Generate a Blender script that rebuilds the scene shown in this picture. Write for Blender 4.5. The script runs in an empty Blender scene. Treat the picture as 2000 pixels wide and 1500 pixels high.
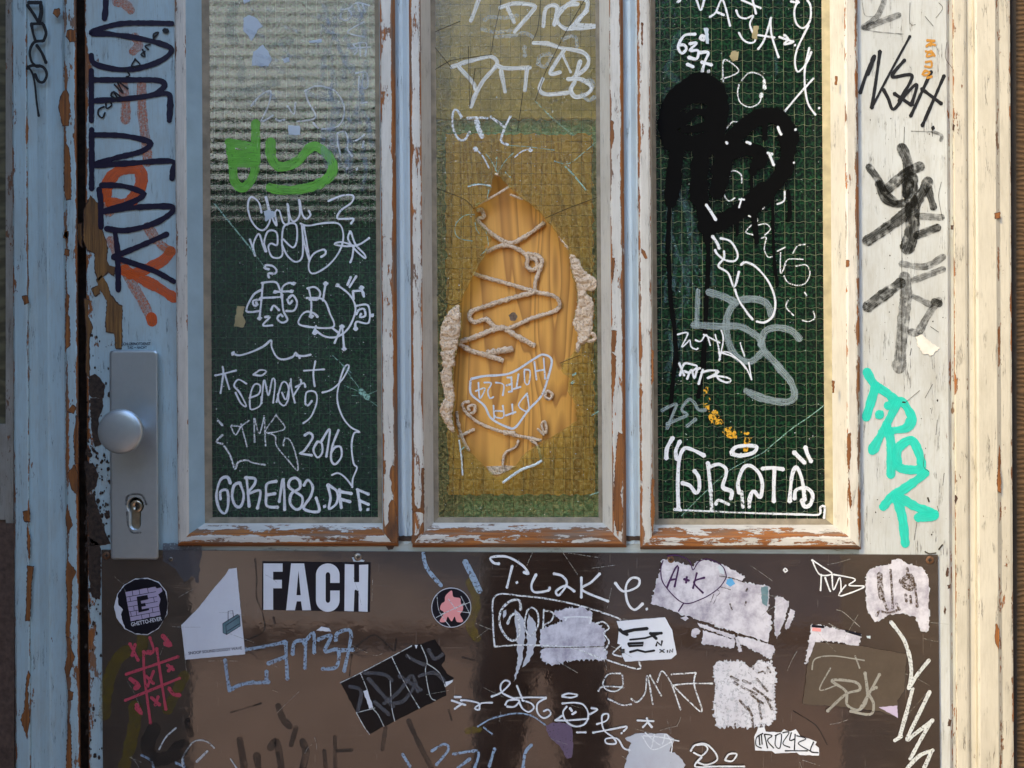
import bpy, bmesh, math, random
from mathutils import Vector, Matrix, noise
from mathutils.geometry import tessellate_polygon

SC = bpy.context.scene
COL = SC.collection
R = math.radians
# ------------------------------------------------------------------ camera, sky, sun, exposure
S = 0.0006            # metres on the door face for one unit of the traced drawing
D = 0.94              # camera distance from the door face (door face is the plane y = 0)
ZC = 1.60             # camera height above the pavement
cd = bpy.data.cameras.new('camera'); cam = bpy.data.objects.new('camera', cd); COL.objects.link(cam)
cam.location = (0, -D, ZC); cam.rotation_euler = (R(90), 0, 0)
cd.sensor_width = 36; cd.lens = 18 * D / (1000 * S); cd.clip_start = 0.01; cd.clip_end = 500
SC.camera = cam
SUN_AZ, SUN_EL = 48.5, 38        # degrees left of the door's normal, degrees up
w = bpy.data.worlds.new('World'); SC.world = w; w.use_nodes = True
sky = w.node_tree.nodes.new('ShaderNodeTexSky'); sky.sky_type = 'NISHITA'; sky.sun_disc = False
sky.sun_elevation = R(SUN_EL); sky.sun_rotation = R(180 + SUN_AZ); sky.air_density = 1.1; sky.dust_density = 0.5; sky.ozone_density = 1.3
bg = w.node_tree.nodes['Background']; bg.inputs['Strength'].default_value = 0.15
w.node_tree.links.new(sky.outputs[0], bg.inputs[0])
sl = bpy.data.lights.new('sun', 'SUN'); so = bpy.data.objects.new('sun', sl); COL.objects.link(so)
sl.energy = 0.88; sl.angle = R(10); sl.color = (1.0, 0.76, 0.37)
sdir = Vector((-math.sin(R(SUN_AZ)) * math.cos(R(SUN_EL)), -math.cos(R(SUN_AZ)) * math.cos(R(SUN_EL)), math.sin(R(SUN_EL))))
so.rotation_euler = sdir.to_track_quat('Z', 'Y').to_euler(); so.location = sdir * 6 + Vector((0, 0, 2))
vs = SC.view_settings; vs.view_transform = 'Standard'; vs.look = 'None'; vs.gamma = 1; vs.use_curve_mapping = False
vs.exposure = 2.5
SC.render.engine = 'CYCLES'
SC.cycles.max_bounces = 8; SC.cycles.transparent_max_bounces = 24
SC.cycles.use_denoising = True

# ------------------------------------------------------------------ helpers
def P(px, py, y=0.0):
    """a point of the traced drawing put at depth y"""
    k = S * (D + y) / D
    return Vector(((px - 1000) * k, y, ZC + (750 - py) * k))

def tag(o, label=None, cat=None, group=None, kind=None):
    if label: o['label'] = label
    if cat: o['category'] = cat
    if group: o['group'] = group
    if kind or cat: o['kind'] = kind or 'thing'
    return o

def empty(name, loc, label=None, cat=None, group=None):
    o = bpy.data.objects.new(name, None); COL.objects.link(o); o.location = loc; o.empty_display_size = 0.05
    return tag(o, label, cat, group)

def world_loc(o):
    v = Vector(o.location)
    while o.parent:
        o = o.parent
    return v

def mk(name, verts, faces, mat, parent=None, uv=None, wear=None, smooth=False, centre=False):
    me = bpy.data.meshes.new(name)
    verts = [Vector(v) for v in verts]
    off = Vector((0, 0, 0))
    if centre and parent is None and verts:
        lo = Vector((min(v.x for v in verts), min(v.y for v in verts), min(v.z for v in verts)))
        hi = Vector((max(v.x for v in verts), max(v.y for v in verts), max(v.z for v in verts)))
        off = (lo + hi) / 2
    me.from_pydata([v - off for v in verts], [], faces)
    if uv:
        l = me.uv_layers.new(name='UVMap')
        for lp in me.loops: l.data[lp.index].uv = uv[lp.vertex_index]
    if wear:
        a = me.attributes.new('wear', 'FLOAT', 'POINT')
        a.data.foreach_set('value', wear)
    if smooth: me.polygons.foreach_set('use_smooth', [True] * len(me.polygons))
    me.materials.append(mat); me.update()
    o = bpy.data.objects.new(name, me); COL.objects.link(o); o.location = off
    if parent:
        o.parent = parent
        base = parent
        while base.parent: base = base.parent
        # children keep coordinates of the place: undo the base's offset once
        if parent.parent is None: o.matrix_parent_inverse = Matrix.Translation(-Vector(base.location))
    return o

class NT:
    def __init__(s, name):
        s.m = bpy.data.materials.new(name); s.m.use_nodes = True
        s.t = s.m.node_tree; s.b = s.t.nodes['Principled BSDF']; s.out = s.t.nodes['Material Output']
    def n(s, typ, ins=None, **attrs):
        nd = s.t.nodes.new('ShaderNode' + typ)
        for k, v in attrs.items(): setattr(nd, k, v)
        for k, v in (ins or {}).items(): s.set(nd.inputs[k], v)
        return nd
    def set(s, sock, v):
        if isinstance(v, bpy.types.NodeSocket): s.t.links.new(v, sock)
        else:
            if isinstance(v, (tuple, list)) and len(v) == 3 and sock.type == 'RGBA': v = (*v, 1)
            sock.default_value = v
    def math(s, op, a, b=0.0, clamp=False):
        return s.n('Math', {0: a, 1: b}, operation=op, use_clamp=clamp).outputs[0]
    def mix(s, f, a, b):
        nd = s.n('Mix', data_type='RGBA'); s.set(nd.inputs['Factor'], f); s.set(nd.inputs[6], a); s.set(nd.inputs[7], b)
        return nd.outputs[2]
    def rng(s, v, a, b, c=0.0, d=1.0):
        return s.n('MapRange', {0: v, 1: a, 2: b, 3: c, 4: d}).outputs[0]
    def coord(s, kind='Object', scale=(1, 1, 1)):
        src = s.n('UVMap').outputs[0] if kind == 'UV' else s.n('TexCoord').outputs[kind]
        return s.n('Mapping', {'Vector': src, 'Scale': scale}).outputs[0]
    def noise(s, vec, scale, detail=4, rough=0.55, dist=0.0):
        return s.n('TexNoise', {'Vector': vec, 'Scale': scale, 'Detail': detail, 'Roughness': rough, 'Distortion': dist}).outputs[0]
    def bump(s, h, strength=0.5, dist=0.001):
        return s.n('Bump', {'Height': h, 'Strength': strength, 'Distance': dist}).outputs[0]
    def bsdf(s, **kw):
        for k, v in kw.items(): s.set(s.b.inputs[k.replace('_', ' ')], v)

def plain(name, c, rough=0.6, metal=0.0, var=0.15, scale=60, bump=0.15):
    m = NT(name); v = m.coord()
    n1 = m.noise(v, scale, 6); f = m.rng(n1, 0.3, 0.7, 1 - var, 1 + var)
    col = m.n('Mix', data_type='RGBA', blend_type='MULTIPLY'); m.set(col.inputs['Factor'], 1.0); m.set(col.inputs[6], c)
    cc = m.n('CombineColor', {0: f, 1: f, 2: f}).outputs[0]; m.set(col.inputs[7], cc)
    m.bsdf(Base_Color=col.outputs[2], Roughness=rough, Metallic=metal, Normal=m.bump(n1, bump, 0.001))
    return m.m

def paint(name, base, thr=0.66, woodA=(0.36, 0.125, 0.025), woodB=(0.13, 0.045, 0.012), dirt=(0.28, 0.25, 0.19), dirty=0.3,
          rough=0.45, crack=1.0, wgain=0.34):
    """old oil paint on softwood, flaking where the board is worn"""
    m = NT(name)
    wear = m.n('Attribute', attribute_name='wear').outputs['Fac']
    nA = m.noise(m.coord('UV', (1, 0.30, 1)), 95, 5, 0.6)
    nB = m.noise(m.coord('UV', (1, 0.45, 1)), 420, 4, 0.6)
    nL = m.noise(m.coord('UV', (1, 0.6, 1)), 13, 3, 0.5)
    v = m.math('ADD', m.math('MULTIPLY', nA, 0.62), m.math('MULTIPLY', nB, 0.22))
    v = m.math('ADD', v, m.math('MULTIPLY', nL, 0.22))
    v = m.math('ADD', v, m.math('MULTIPLY', wear, wgain))
    peel = m.rng(v, thr, thr + 0.008)
    rim = m.rng(v, thr - 0.016, thr - 0.006)
    # paint
    low = m.noise(m.coord('UV', (1, 0.2, 1)), 22, 4)
    fine = m.noise(m.coord('UV', (1, 0.08, 1)), 500, 3)
    dm = m.math('MULTIPLY', m.rng(m.noise(m.coord('UV', (1, 0.35, 1)), 40, 6, 0.7), 0.45, 0.75), dirty)
    pc = m.mix(m.math('MULTIPLY', m.rng(low, 0.3, 0.7), 0.6), base, tuple(c * 0.78 for c in base))
    pc = m.mix(dm, pc, dirt)
    pc = m.mix(m.math('MULTIPLY', m.rng(fine, 0.5, 0.75), 0.3), pc, dirt)
    cn = m.math('ABSOLUTE', m.math('SUBTRACT', m.noise(m.coord('UV', (1, 0.045, 1)), 130, 5, 0.65), 0.5))
    ck = m.math('MULTIPLY', m.rng(cn, 0.009, 0.003), m.rng(m.noise(m.coord('UV', (1, 0.4, 1)), 60, 2), 0.54, 0.60))
    pc = m.mix(m.math('MULTIPLY', ck, 0.75 * crack), pc, (0.03, 0.02, 0.015))
    sp = m.rng(m.noise(m.coord('UV', (1, 0.5, 1)), 700, 2), 0.735, 0.75)
    pc = m.mix(m.math('MULTIPLY', sp, 0.8), pc, (0.05, 0.028, 0.02))
    pc = m.mix(m.math('MULTIPLY', rim, 0.72), pc, (0.10, 0.04, 0.02))
    # wood
    wg = m.noise(m.coord('UV', (1, 0.03, 1)), 330, 5, 0.7, 0.4)
    wc = m.mix(m.rng(wg, 0.34, 0.66), woodB, woodA)
    wc = m.mix(m.math('MULTIPLY', m.rng(m.noise(m.coord('UV', (1, 0.2, 1)), 55, 3), 0.46, 0.62), 0.75), wc, (0.15, 0.115, 0.085))
    col = m.mix(peel, pc, wc)
    h = m.math('ADD', m.math('MULTIPLY', m.math('SUBTRACT', 1.0, peel), 1.0), m.math('MULTIPLY', wg, 0.35))
    h = m.math('ADD', h, m.math('MULTIPLY', fine, 0.15)); h = m.math('SUBTRACT', h, m.math('MULTIPLY', ck, 0.7))
    m.bsdf(Base_Color=col, Roughness=m.rng(peel, 0, 1, rough, 0.8), Normal=m.bump(h, 0.55, 0.0007))
    return m.m

def ink(name, c, cover=0.9, rough=0.5, thr=0.36, soft=0.08, scale=420, streak=0.0, var=0.12, spec=0.3):
    """dried marker or spray paint: thin, slightly broken coat"""
    m = NT(name); v = m.coord()
    n1 = m.noise(v, scale, 4, 0.65)
    a = m.rng(n1, thr - soft, thr + soft)
    if streak:
        n2 = m.noise(m.coord('UV', (0.05, 1, 1)), 800, 4, 0.7)
        a = m.math('MULTIPLY', a, m.rng(n2, 0.38, 0.62, 1 - streak, 1.0))
    a = m.math('MULTIPLY', a, cover)
    n3 = m.noise(v, 90, 3)
    col = m.mix(m.rng(n3, 0.3, 0.7, 0, 1), c, tuple(x * (1 - var) for x in c))
    m.bsdf(Base_Color=col, Roughness=rough, Alpha=a)
    m.b.inputs['Specular IOR Level'].default_value = spec
    return m.m

# traced drawings: (x0, y0, scale) of each tracing sheet
XF = {'A1': (0, 0, 3), 'A2': (0, 350, 10 / 3), 'A3': (0, 650, 10 / 3), 'B1': (380, 0, 3.75), 'B2': (380, 350, 3.75), 'B3': (380, 700, 3.75),
      'C1': (800, 0, 3.75), 'C2': (800, 320, 3.75), 'C3': (800, 680, 3.5717), 'D1': (1230, 0, 3.75), 'D2': (1230, 320, 3.75), 'D3': (1230, 680, 3.5717),
      'E1': (1620, 0, 3.75), 'E2': (1620, 350, 3.75), 'E3': (1620, 700, 3.75), 'F1': (0, 1050, 10 / 3), 'F2': (450, 1050, 10 / 3),
      'F3': (900, 1050, 10 / 3), 'F4': (1250, 1050, 10 / 3), 'F5': (1550, 1050, 10 / 3), 'PX': (0, 0, 1),
      'G4': (680, 900, 7.5), 'G1': (150, 650, 7.5), 'G3': (0, 760, 4.41)}

def pts(xf, s):
    x0, y0, k = XF[xf]; out = []
    for w_ in s.split():
        a, b = w_.split(','); out.append((x0 + float(a) / k, y0 + float(b) / k))
    return out

def rough(loop, amp=1.2, step=4.0, seed=1):
    rnd = random.Random(seed); out = []
    n = len(loop)
    for i in range(n):
        a, b = loop[i], loop[(i + 1) % n]
        L = math.hypot(b[0] - a[0], b[1] - a[1]); k = max(1, int(L / step))
        nx, ny = (-(b[1] - a[1]) / (L + 1e-6), (b[0] - a[0]) / (L + 1e-6))
        for j in range(k):
            t = j / k; d = rnd.uniform(-amp, amp) * (0.6 if j == 0 else 1)
            out.append((a[0] + (b[0] - a[0]) * t + nx * d, a[1] + (b[1] - a[1]) * t + ny * d))
    return out

def smooth_loop(p, step=3.0):
    n = len(p); q = [p[-1]] + list(p) + [p[0], p[1]]
    out = []
    for i in range(1, n + 1):
        p0, p1, p2, p3 = q[i - 1], q[i], q[i + 1], q[i + 2]
        k = max(1, int(math.hypot(p2[0] - p1[0], p2[1] - p1[1]) / step))
        for j in range(k):
            t = j / k
            out.append(tuple(0.5 * ((2 * p1[c]) + (-p0[c] + p2[c]) * t + (2 * p0[c] - 5 * p1[c] + 4 * p2[c] - p3[c]) * t * t
                                    + (-p0[c] + 3 * p1[c] - 3 * p2[c] + p3[c]) * t ** 3) for c in (0, 1)))
    return out

def flat_data(loops, y, th=0.0003):
    V, F, U = [], [], []
    l3 = [[P(x, z, y) for x, z in lp] for lp in loops]
    tri = tessellate_polygon([[Vector((v.x, v.z, 0)) for v in lp] for lp in l3])
    allv = [v for lp in l3 for v in lp]
    V += allv
    for t in tri:
        a, b, c = (allv[i] for i in t)
        if (b - a).cross(c - a).y > 0: t = (t[0], t[2], t[1])
        F.append(tuple(t))
    n = len(allv); k = 0
    V += [Vector((v.x, v.y + th, v.z)) for v in allv]
    for lp in l3:
        m_ = len(lp)
        for i in range(m_):
            a, b = k + i, k + (i + 1) % m_
            F.append((a, b, b + n, a + n))
        k += m_
    U = [(v.x, v.z) for v in V]
    return V, F, U

def flat(name, loops, y, mat, parent=None, th=0.0003, centre=False):
    V, F, U = flat_data(loops, y, th)
    return mk(name, V, F, mat, parent, uv=U, centre=centre)

def multi_flat(name, loopsets, y, mat, parent=None, th=0.0002, dy=0.00003):
    V, F, U = [], [], []
    for i, lp in enumerate(loopsets):
        v, f, u = flat_data(lp if isinstance(lp[0], list) else [lp], y - i * dy, th)
        o = len(V); V += v; U += u; F += [tuple(a + o for a in q) for q in f]
    return mk(name, V, F, mat, parent, uv=U)

def catmull(p, step=3.0):
    if len(p) < 3: q = [p[0], p[-1]]; 
    else: q = p
    out = []
    n = len(q)
    for i in range(n - 1):
        p0 = q[i - 1] if i > 0 else q[i]; p1, p2 = q[i], q[i + 1]; p3 = q[i + 2] if i + 2 < n else q[i + 1]
        L = math.hypot(p2[0] - p1[0], p2[1] - p1[1]); k = max(1, int(L / step))
        for j in range(k):
            t = j / k
            out.append(tuple(0.5 * ((2 * p1[c]) + (-p0[c] + p2[c]) * t + (2 * p0[c] - 5 * p1[c] + 4 * p2[c] - p3[c]) * t * t
                                    + (-p0[c] + 3 * p1[c] - 3 * p2[c] + p3[c]) * t ** 3) for c in (0, 1)))
    out.append(q[-1])
    return out

def ribbon(path, wd, y0, dy, V, F, U, rnd, straight=False):
    if straight: c = path
    else: c = catmull(path, 3.0)
    if len(c) < 2: return
    r = wd / 2; sec = []
    def tan(i):
        a, b = c[max(0, i - 1)], c[min(len(c) - 1, i + 1)]
        L = math.hypot(b[0] - a[0], b[1] - a[1]) or 1
        return ((b[0] - a[0]) / L, (b[1] - a[1]) / L)
    t0 = tan(0); t1 = tan(len(c) - 1)
    for a in (85, 55, 25): sec.append((c[0][0] - t0[0] * r * math.sin(R(a)), c[0][1] - t0[1] * r * math.sin(R(a)), t0, r * math.cos(R(a))))
    ph = rnd.uniform(0, 50)
    for i, q in enumerate(c):
        k = 1 + 0.30 * noise.noise((ph + i * 0.10, 3.1, 0)) + 0.14 * noise.noise((ph + i * 0.37, 7.1, 0)) + 0.05 * rnd.uniform(-1, 1)
        if wd < 7: k += 0.32 * (math.exp(-i / 2.0) + math.exp(-(len(c) - 1 - i) / 2.0))
        sec.append((q[0], q[1], tan(i), r * k))
    for a in (25, 55, 85): sec.append((c[-1][0] + t1[0] * r * math.sin(R(a)), c[-1][1] + t1[1] * r * math.sin(R(a)), t1, r * math.cos(R(a))))
    o = len(V); n = len(sec); u = 0; last = None
    for i, (x, z, t, h) in enumerate(sec):
        if last: u += math.hypot(x - last[0], z - last[1]) * S
        last = (x, z)
        y = y0 - dy * i / n
        V.append(P(x - t[1] * h, z + t[0] * h, y)); V.append(P(x + t[1] * h, z - t[0] * h, y))
        U.append((u, -h * S)); U.append((u, h * S))
        if i: F.append((o + 2 * i - 2, o + 2 * i - 1, o + 2 * i + 1, o + 2 * i))

LAYER = {}
LETTERED = ('pen_tag', 'marker_tag', 'spray_tag')
def strokes(name, mat, parent, y, data, label=None, straight=False):
    """data: list of (sheet, width in sheet units, 'x,y x,y; x,y ...'); strokes that touch make one object"""
    rnd = random.Random(len(name) * 7 + len(data))
    lay = LAYER.get(parent.name, 0); items = []
    for xf, wd, s in data:
        k = XF[xf][2]
        for st in s.split(';'):
            if st.strip(): items.append((pts(xf, st), wd / k))
    grp = list(range(len(items)))
    if name in LETTERED:
        fine = [catmull(p, 3.0) for p, _ in items]
        def find(i):
            while grp[i] != i: i = grp[i]
            return i
        for i in range(len(items)):
            for j in range(i):
                if find(i) == find(j): continue
                lim = (items[i][1] + items[j][1]) / 2 + 2.5
                if any(abs(a[0] - c[0]) < lim and abs(a[1] - c[1]) < lim for a in fine[i] for c in fine[j]): grp[find(i)] = find(j)
        roots = [find(i) for i in range(len(items))]
    else: roots = [0] * len(items)
    buf = {}
    for i, (p_, w_) in enumerate(items):
        V, F, U = buf.setdefault(roots[i], ([], [], []))
        ribbon(p_, w_, y - 0.00018 - lay * 0.00003 - i * 0.000008, 0.000006, V, F, U, rnd, straight)
    LAYER[parent.name] = lay + max(1, len(items) // 4)
    for V, F, U in buf.values():
        o = mk(name, V, F, mat, parent, uv=U)
        if label: o['label'] = label
        if name not in LETTERED: o['kind'] = 'stuff'
    return o

def text_loops(s, x0, y0, x1, y1, cap, y, name, mat, parent):
    """a line of print from (x0,y0) to (x1,y1) along its baseline, cap height in drawing units"""
    cu = bpy.data.curves.new('t', 'FONT'); cu.body = s; cu.size = 1.0; cu.offset = 0.018
    ob = bpy.data.objects.new('t', cu); COL.objects.link(ob)
    dg = bpy.context.evaluated_depsgraph_get(); me = bpy.data.meshes.new_from_object(ob.evaluated_get(dg))
    bpy.data.objects.remove(ob)
    xs = [v.co.x for v in me.vertices]; ys = [v.co.y for v in me.vertices]
    wx = max(xs) - min(xs); hy = max(ys)
    L = math.hypot(x1 - x0, y1 - y0); dx, dz = (x1 - x0) / L, (y1 - y0) / L
    V = []
    for v in me.vertices:
        a = (v.co.x - min(xs)) / wx * L; b = v.co.y / hy * cap
        V.append(P(x0 + dx * a + dz * b, y0 + dz * a - dx * b, y))
    F = [tuple(p.vertices) for p in me.polygons]
    return mk(name, V, F, mat, parent)

def box_data(x0, x1, y0, y1, z0, z1):
    V = [(x, y, z) for z in (z0, z1) for y in (y0, y1) for x in (x0, x1)]
    F = [(0, 1, 5, 4), (1, 3, 7, 5), (3, 2, 6, 7), (2, 0, 4, 6), (4, 5, 7, 6), (0, 2, 3, 1)]
    return V, F

def box(name, x0, x1, y0, y1, z0, z1, mat, parent=None, centre=True):
    V, F = box_data(x0, x1, y0, y1, z0, z1)
    return mk(name, V, F, mat, parent, centre=centre)

def tube(path, rad, V, F, U, sides=8, bumpy=0.0, rnd=random, squash=1.0):
    n = len(path); o = len(V); up = Vector((0, 1, 0)); u = 0
    for i, p in enumerate(path):
        a, b = path[max(0, i - 1)], path[min(n - 1, i + 1)]
        t = (b - a).normalized(); s = t.cross(up)
        s = s.normalized() if s.length > 1e-4 else Vector((1, 0, 0)); q = s.cross(t).normalized()
        r = rad(i / (n - 1)) if callable(rad) else rad
        if i: u += (p - path[i - 1]).length
        for k in range(sides):
            an = 2 * math.pi * k / sides; rr = r * (1 + bumpy * rnd.uniform(-1, 1))
            V.append(p + s * math.cos(an) * rr + q * math.sin(an) * rr * squash); U.append((u, k / sides))
        if i:
            for k in range(sides):
                F.append((o + (i - 1) * sides + k, o + (i - 1) * sides + (k + 1) % sides, o + i * sides + (k + 1) % sides, o + i * sides + k))
    F.append(tuple(o + k for k in range(sides))[::-1]); F.append(tuple(o + (n - 1) * sides + k for k in range(sides)))

def lathe(name, c, prof, mat, parent, seg=48):
    """prof: (radius, y) pairs round an axis along y"""
    V, F = [], []
    for r, y in prof:
        for k in range(seg):
            a = 2 * math.pi * k / seg; V.append((c.x + r * math.cos(a), y, c.z + r * math.sin(a)))
    for i in range(len(prof) - 1):
        for k in range(seg):
            F.append((i * seg + k, i * seg + (k + 1) % seg, (i + 1) * seg + (k + 1) % seg, (i + 1) * seg + k))
    F.append(tuple(range(seg))); F.append(tuple((len(prof) - 1) * seg + k for k in range(seg))[::-1])
    o = mk(name, V, F, mat, parent, smooth=True)
    bm = bmesh.new(); bm.from_mesh(o.data); bmesh.ops.recalc_face_normals(bm, faces=bm.faces); bm.to_mesh(o.data); bm.free()
    return o

LEAN = 0.0065
def sweep(name, prof, rows, mat, parent, lean=LEAN, useed=0.0):
    """an upright board or moulding: prof = (drawing x at mid height, depth y, wear); rows = drawing heights"""
    V, F, U, W = [], [], [], []; n = len(prof)
    for py in rows:
        u = useed
        for i, (x, y, we) in enumerate(prof):
            v = P(x + lean * (py - 750), py, y); V.append(v)
            if i: u += (v - V[-2]).length
            U.append((u, v.z + useed * 3.7)); W.append(we)
    for r in range(len(rows) - 1):
        for i in range(n - 1):
            F.append((r * n + i, (r + 1) * n + i, (r + 1) * n + i + 1, r * n + i + 1))
    return mk(name, V, F, mat, parent, uv=U, wear=W)
# ------------------------------------------------------------------ materials
M = {}
BLUE = (0.50, 0.60, 0.68); WHITE = (0.62, 0.645, 0.66)
M['jamb'] = paint('jamb_paint', (0.385, 0.52, 0.555), thr=0.715, dirty=0.34, wgain=0.24)
M['jamb_warm'] = paint('jamb_paint_sunlit', (0.56, 0.52, 0.43), thr=0.72, dirty=0.38, wgain=0.2)  # right jamb: same paint, the sun's warm cream put into its colour
M['stile'] = paint('stile_paint', (0.395, 0.525, 0.555), thr=0.745, dirty=0.40, wgain=0.24)
M['stile_r'] = paint('stile_paint_sunlit', (0.50, 0.52, 0.51), thr=0.745, dirty=0.42, wgain=0.22)  # right stile: the sun's greying of the blue paint put into the colour
M['mullion'] = paint('mullion_paint', (0.47, 0.565, 0.60), thr=0.80, dirty=0.18, wgain=0.2)
M['bead'] = paint('bead_paint', (0.62, 0.585, 0.51), thr=0.76, dirty=0.40, wgain=0.30, woodA=(0.42, 0.15, 0.028), woodB=(0.16, 0.05, 0.012))
M['bead_low'] = paint('bead_paint_worn', (0.60, 0.565, 0.50), thr=0.70, dirty=0.45, wgain=0.30, woodA=(0.40, 0.14, 0.025), woodB=(0.14, 0.045, 0.012))
M['slope'] = plain('bead_inner_face', (0.32, 0.44, 0.49), 0.5, var=0.12, scale=30)
M['putty'] = plain('glazing_putty', (0.23, 0.19, 0.13), 0.85, var=0.3, scale=70, bump=0.5)
M['putty_sunlit'] = plain('sunlit_putty', (0.42, 0.35, 0.20), 0.8, var=0.25, scale=60, bump=0.5)  # right pane's putty, sunlight put into a lighter cream
M['rail'] = paint('rail_paint', (0.42, 0.45, 0.42), thr=0.80, dirty=0.6, dirt=(0.22, 0.22, 0.12))
M['dark_wood'] = plain('dark_old_wood', (0.045, 0.026, 0.014), 0.85, var=0.5, scale=120, bump=0.8)
M['gap'] = plain('dark_gap', (0.02, 0.014, 0.01), 0.9, var=0.4, scale=90)

def wood_chip():
    m = NT('bare_wood'); g = m.noise(m.coord('Object', (1, 1, 0.035)), 330, 5, 0.7, 0.5)
    b = m.noise(m.coord('Object', (1, 1, 0.4)), 60, 4)
    c = m.mix(m.rng(g, 0.32, 0.68), (0.10, 0.035, 0.009), (0.33, 0.118, 0.022)); c = m.mix(m.rng(b, 0.5, 0.75), c, (0.085, 0.035, 0.014))
    m.bsdf(Base_Color=c, Roughness=0.8, Normal=m.bump(g, 0.9, 0.0008)); return m.m
M['chip'] = wood_chip()
M['chip_old'] = NT('weathered_wood').m
def wood_old():
    m = NT('weathered_bare_wood'); g = m.noise(m.coord('Object', (1, 1, 0.03)), 300, 6, 0.75, 0.4)
    b = m.noise(m.coord('Object', (1, 1, 0.3)), 45, 4)
    c = m.mix(m.rng(g, 0.35, 0.65), (0.07, 0.035, 0.012), (0.30, 0.15, 0.04)); c = m.mix(m.rng(b, 0.45, 0.7), c, (0.10, 0.05, 0.02))
    m.bsdf(Base_Color=c, Roughness=0.85, Normal=m.bump(g, 1.0, 0.0015)); return m.m
M['chip_old'] = wood_old()
M['chip_rim'] = plain('chip_rim', (0.06, 0.03, 0.018), 0.8, var=0.4, scale=200)

def alu():
    m = NT('satin_aluminium'); n1 = m.noise(m.coord('Object', (1, 1, 1)), 900, 3); n2 = m.noise(m.coord(), 22, 6, 0.7)
    c = m.mix(m.rng(n2, 0.3, 0.7), (0.50, 0.56, 0.59), (0.42, 0.47, 0.50))
    m.bsdf(Base_Color=c, Metallic=0.8, Roughness=m.rng(n2, 0.3, 0.7, 0.30, 0.46), Normal=m.bump(n1, 0.06, 0.0003)); return m.m
M['alu'] = alu()
M['brass'] = plain('dull_nickel', (0.42, 0.36, 0.27), 0.32, 1.0, var=0.2, scale=200, bump=0.05)
M['black'] = plain('black_hole', (0.006, 0.006, 0.006), 0.6)
M['screw'] = plain('screw_steel', (0.30, 0.27, 0.24), 0.4, 1.0, var=0.4, scale=300, bump=0.1)
M['rust'] = plain('rusty_screw', (0.14, 0.07, 0.035), 0.7, 0.4, var=0.5, scale=300)

def glass(name, refl=0.16, tintA=(0.86, 0.93, 0.88), tintB=(0.86, 0.93, 0.88), nscale=230, bumps=0.25, rough=0.06, n2k=0.35, frost=0.0, frostc=(0.6, 0.56, 0.36)):
    """wired cathedral glass: clear body, hammered face"""
    m = NT(name); v = m.coord()
    n1 = m.noise(v, nscale, 3, 0.6, 0.6); n2 = m.noise(v, nscale * 3.2, 2)
    h = m.math('ADD', n1, m.math('MULTIPLY', n2, n2k))
    nr = m.bump(h, bumps, 0.0012)
    tr = m.n('BsdfTransparent', {'Color': m.mix(m.rng(h, 0.52, 0.84), tintB, tintA)})
    gl = m.n('BsdfGlossy', {'Color': (1, 1, 1, 1), 'Roughness': rough, 'Normal': nr})
    fr = m.n('Fresnel', {'IOR': 1.5, 'Normal': nr}).outputs[0]
    f = m.math('ADD', m.math('MULTIPLY', fr, 0.8), refl - 0.03, True)
    mx = m.n('MixShader'); m.set(mx.inputs[0], f); m.set(mx.inputs[1], tr.outputs[0]); m.set(mx.inputs[2], gl.outputs[0])
    if frost:
        df = m.n('BsdfDiffuse', {'Color': (*frostc, 1), 'Normal': m.bump(h, 0.9, 0.003)})
        m2 = m.n('MixShader'); m.set(m2.inputs[0], m.rng(h, 0.55, 0.82, frost * 0.1, frost * 2.0)); m.set(m2.inputs[1], mx.outputs[0]); m.set(m2.inputs[2], df.outputs[0]); mx = m2
    m.t.links.new(mx.outputs[0], m.out.inputs[0]); return m.m
M['glass'] = glass('wired_glass', 0.215, bumps=0.0085, rough=0.008, nscale=200, n2k=0.22)
M['glass_r'] = glass('wired_glass_right', 0.07, bumps=0.15)
M['glass_m'] = glass('wired_glass_broken', 0.06, tintA=(1.0, 1.0, 0.66), tintB=(0.56, 0.58, 0.26), frost=0.17, frostc=(0.66, 0.52, 0.17), nscale=300, bumps=0.3, rough=0.12)
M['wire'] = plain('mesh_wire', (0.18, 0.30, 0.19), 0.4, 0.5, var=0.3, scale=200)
M['wire_r'] = plain('mesh_wire_sunlit', (0.70, 0.62, 0.36), 0.35, 0.4, var=0.4, scale=100)  # right pane's wire, coloured brighter for the sun on it
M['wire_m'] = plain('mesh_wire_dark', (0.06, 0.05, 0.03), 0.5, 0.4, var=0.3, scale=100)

def green():
    m = NT('dark_green_backing'); v = m.coord()
    a = m.n('TexVoronoi', {'Vector': v, 'Scale': 240}, feature='F1').outputs[0]
    b = m.noise(v, 300, 4, 0.6); c = m.noise(v, 9, 3)
    k = m.math('MULTIPLY', m.rng(a, 0.15, 0.6), m.rng(b, 0.42, 0.62))
    col = m.mix(k, (0.001, 0.004, 0.002), (0.034, 0.200, 0.058)); col = m.mix(m.math('MULTIPLY', m.rng(c, 0.4, 0.7), 0.5), col, (0.003, 0.010, 0.004))
    m.b.inputs['Specular IOR Level'].default_value = 0.12
    m.bsdf(Base_Color=col, Roughness=0.5, Normal=m.bump(m.math('ADD', a, b), 0.6, 0.002)); return m.m
M['green'] = green()
M['teal'] = plain('teal_backing', (0.16, 0.46, 0.60), 0.5, var=0.6, scale=260, bump=0.6)

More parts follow.
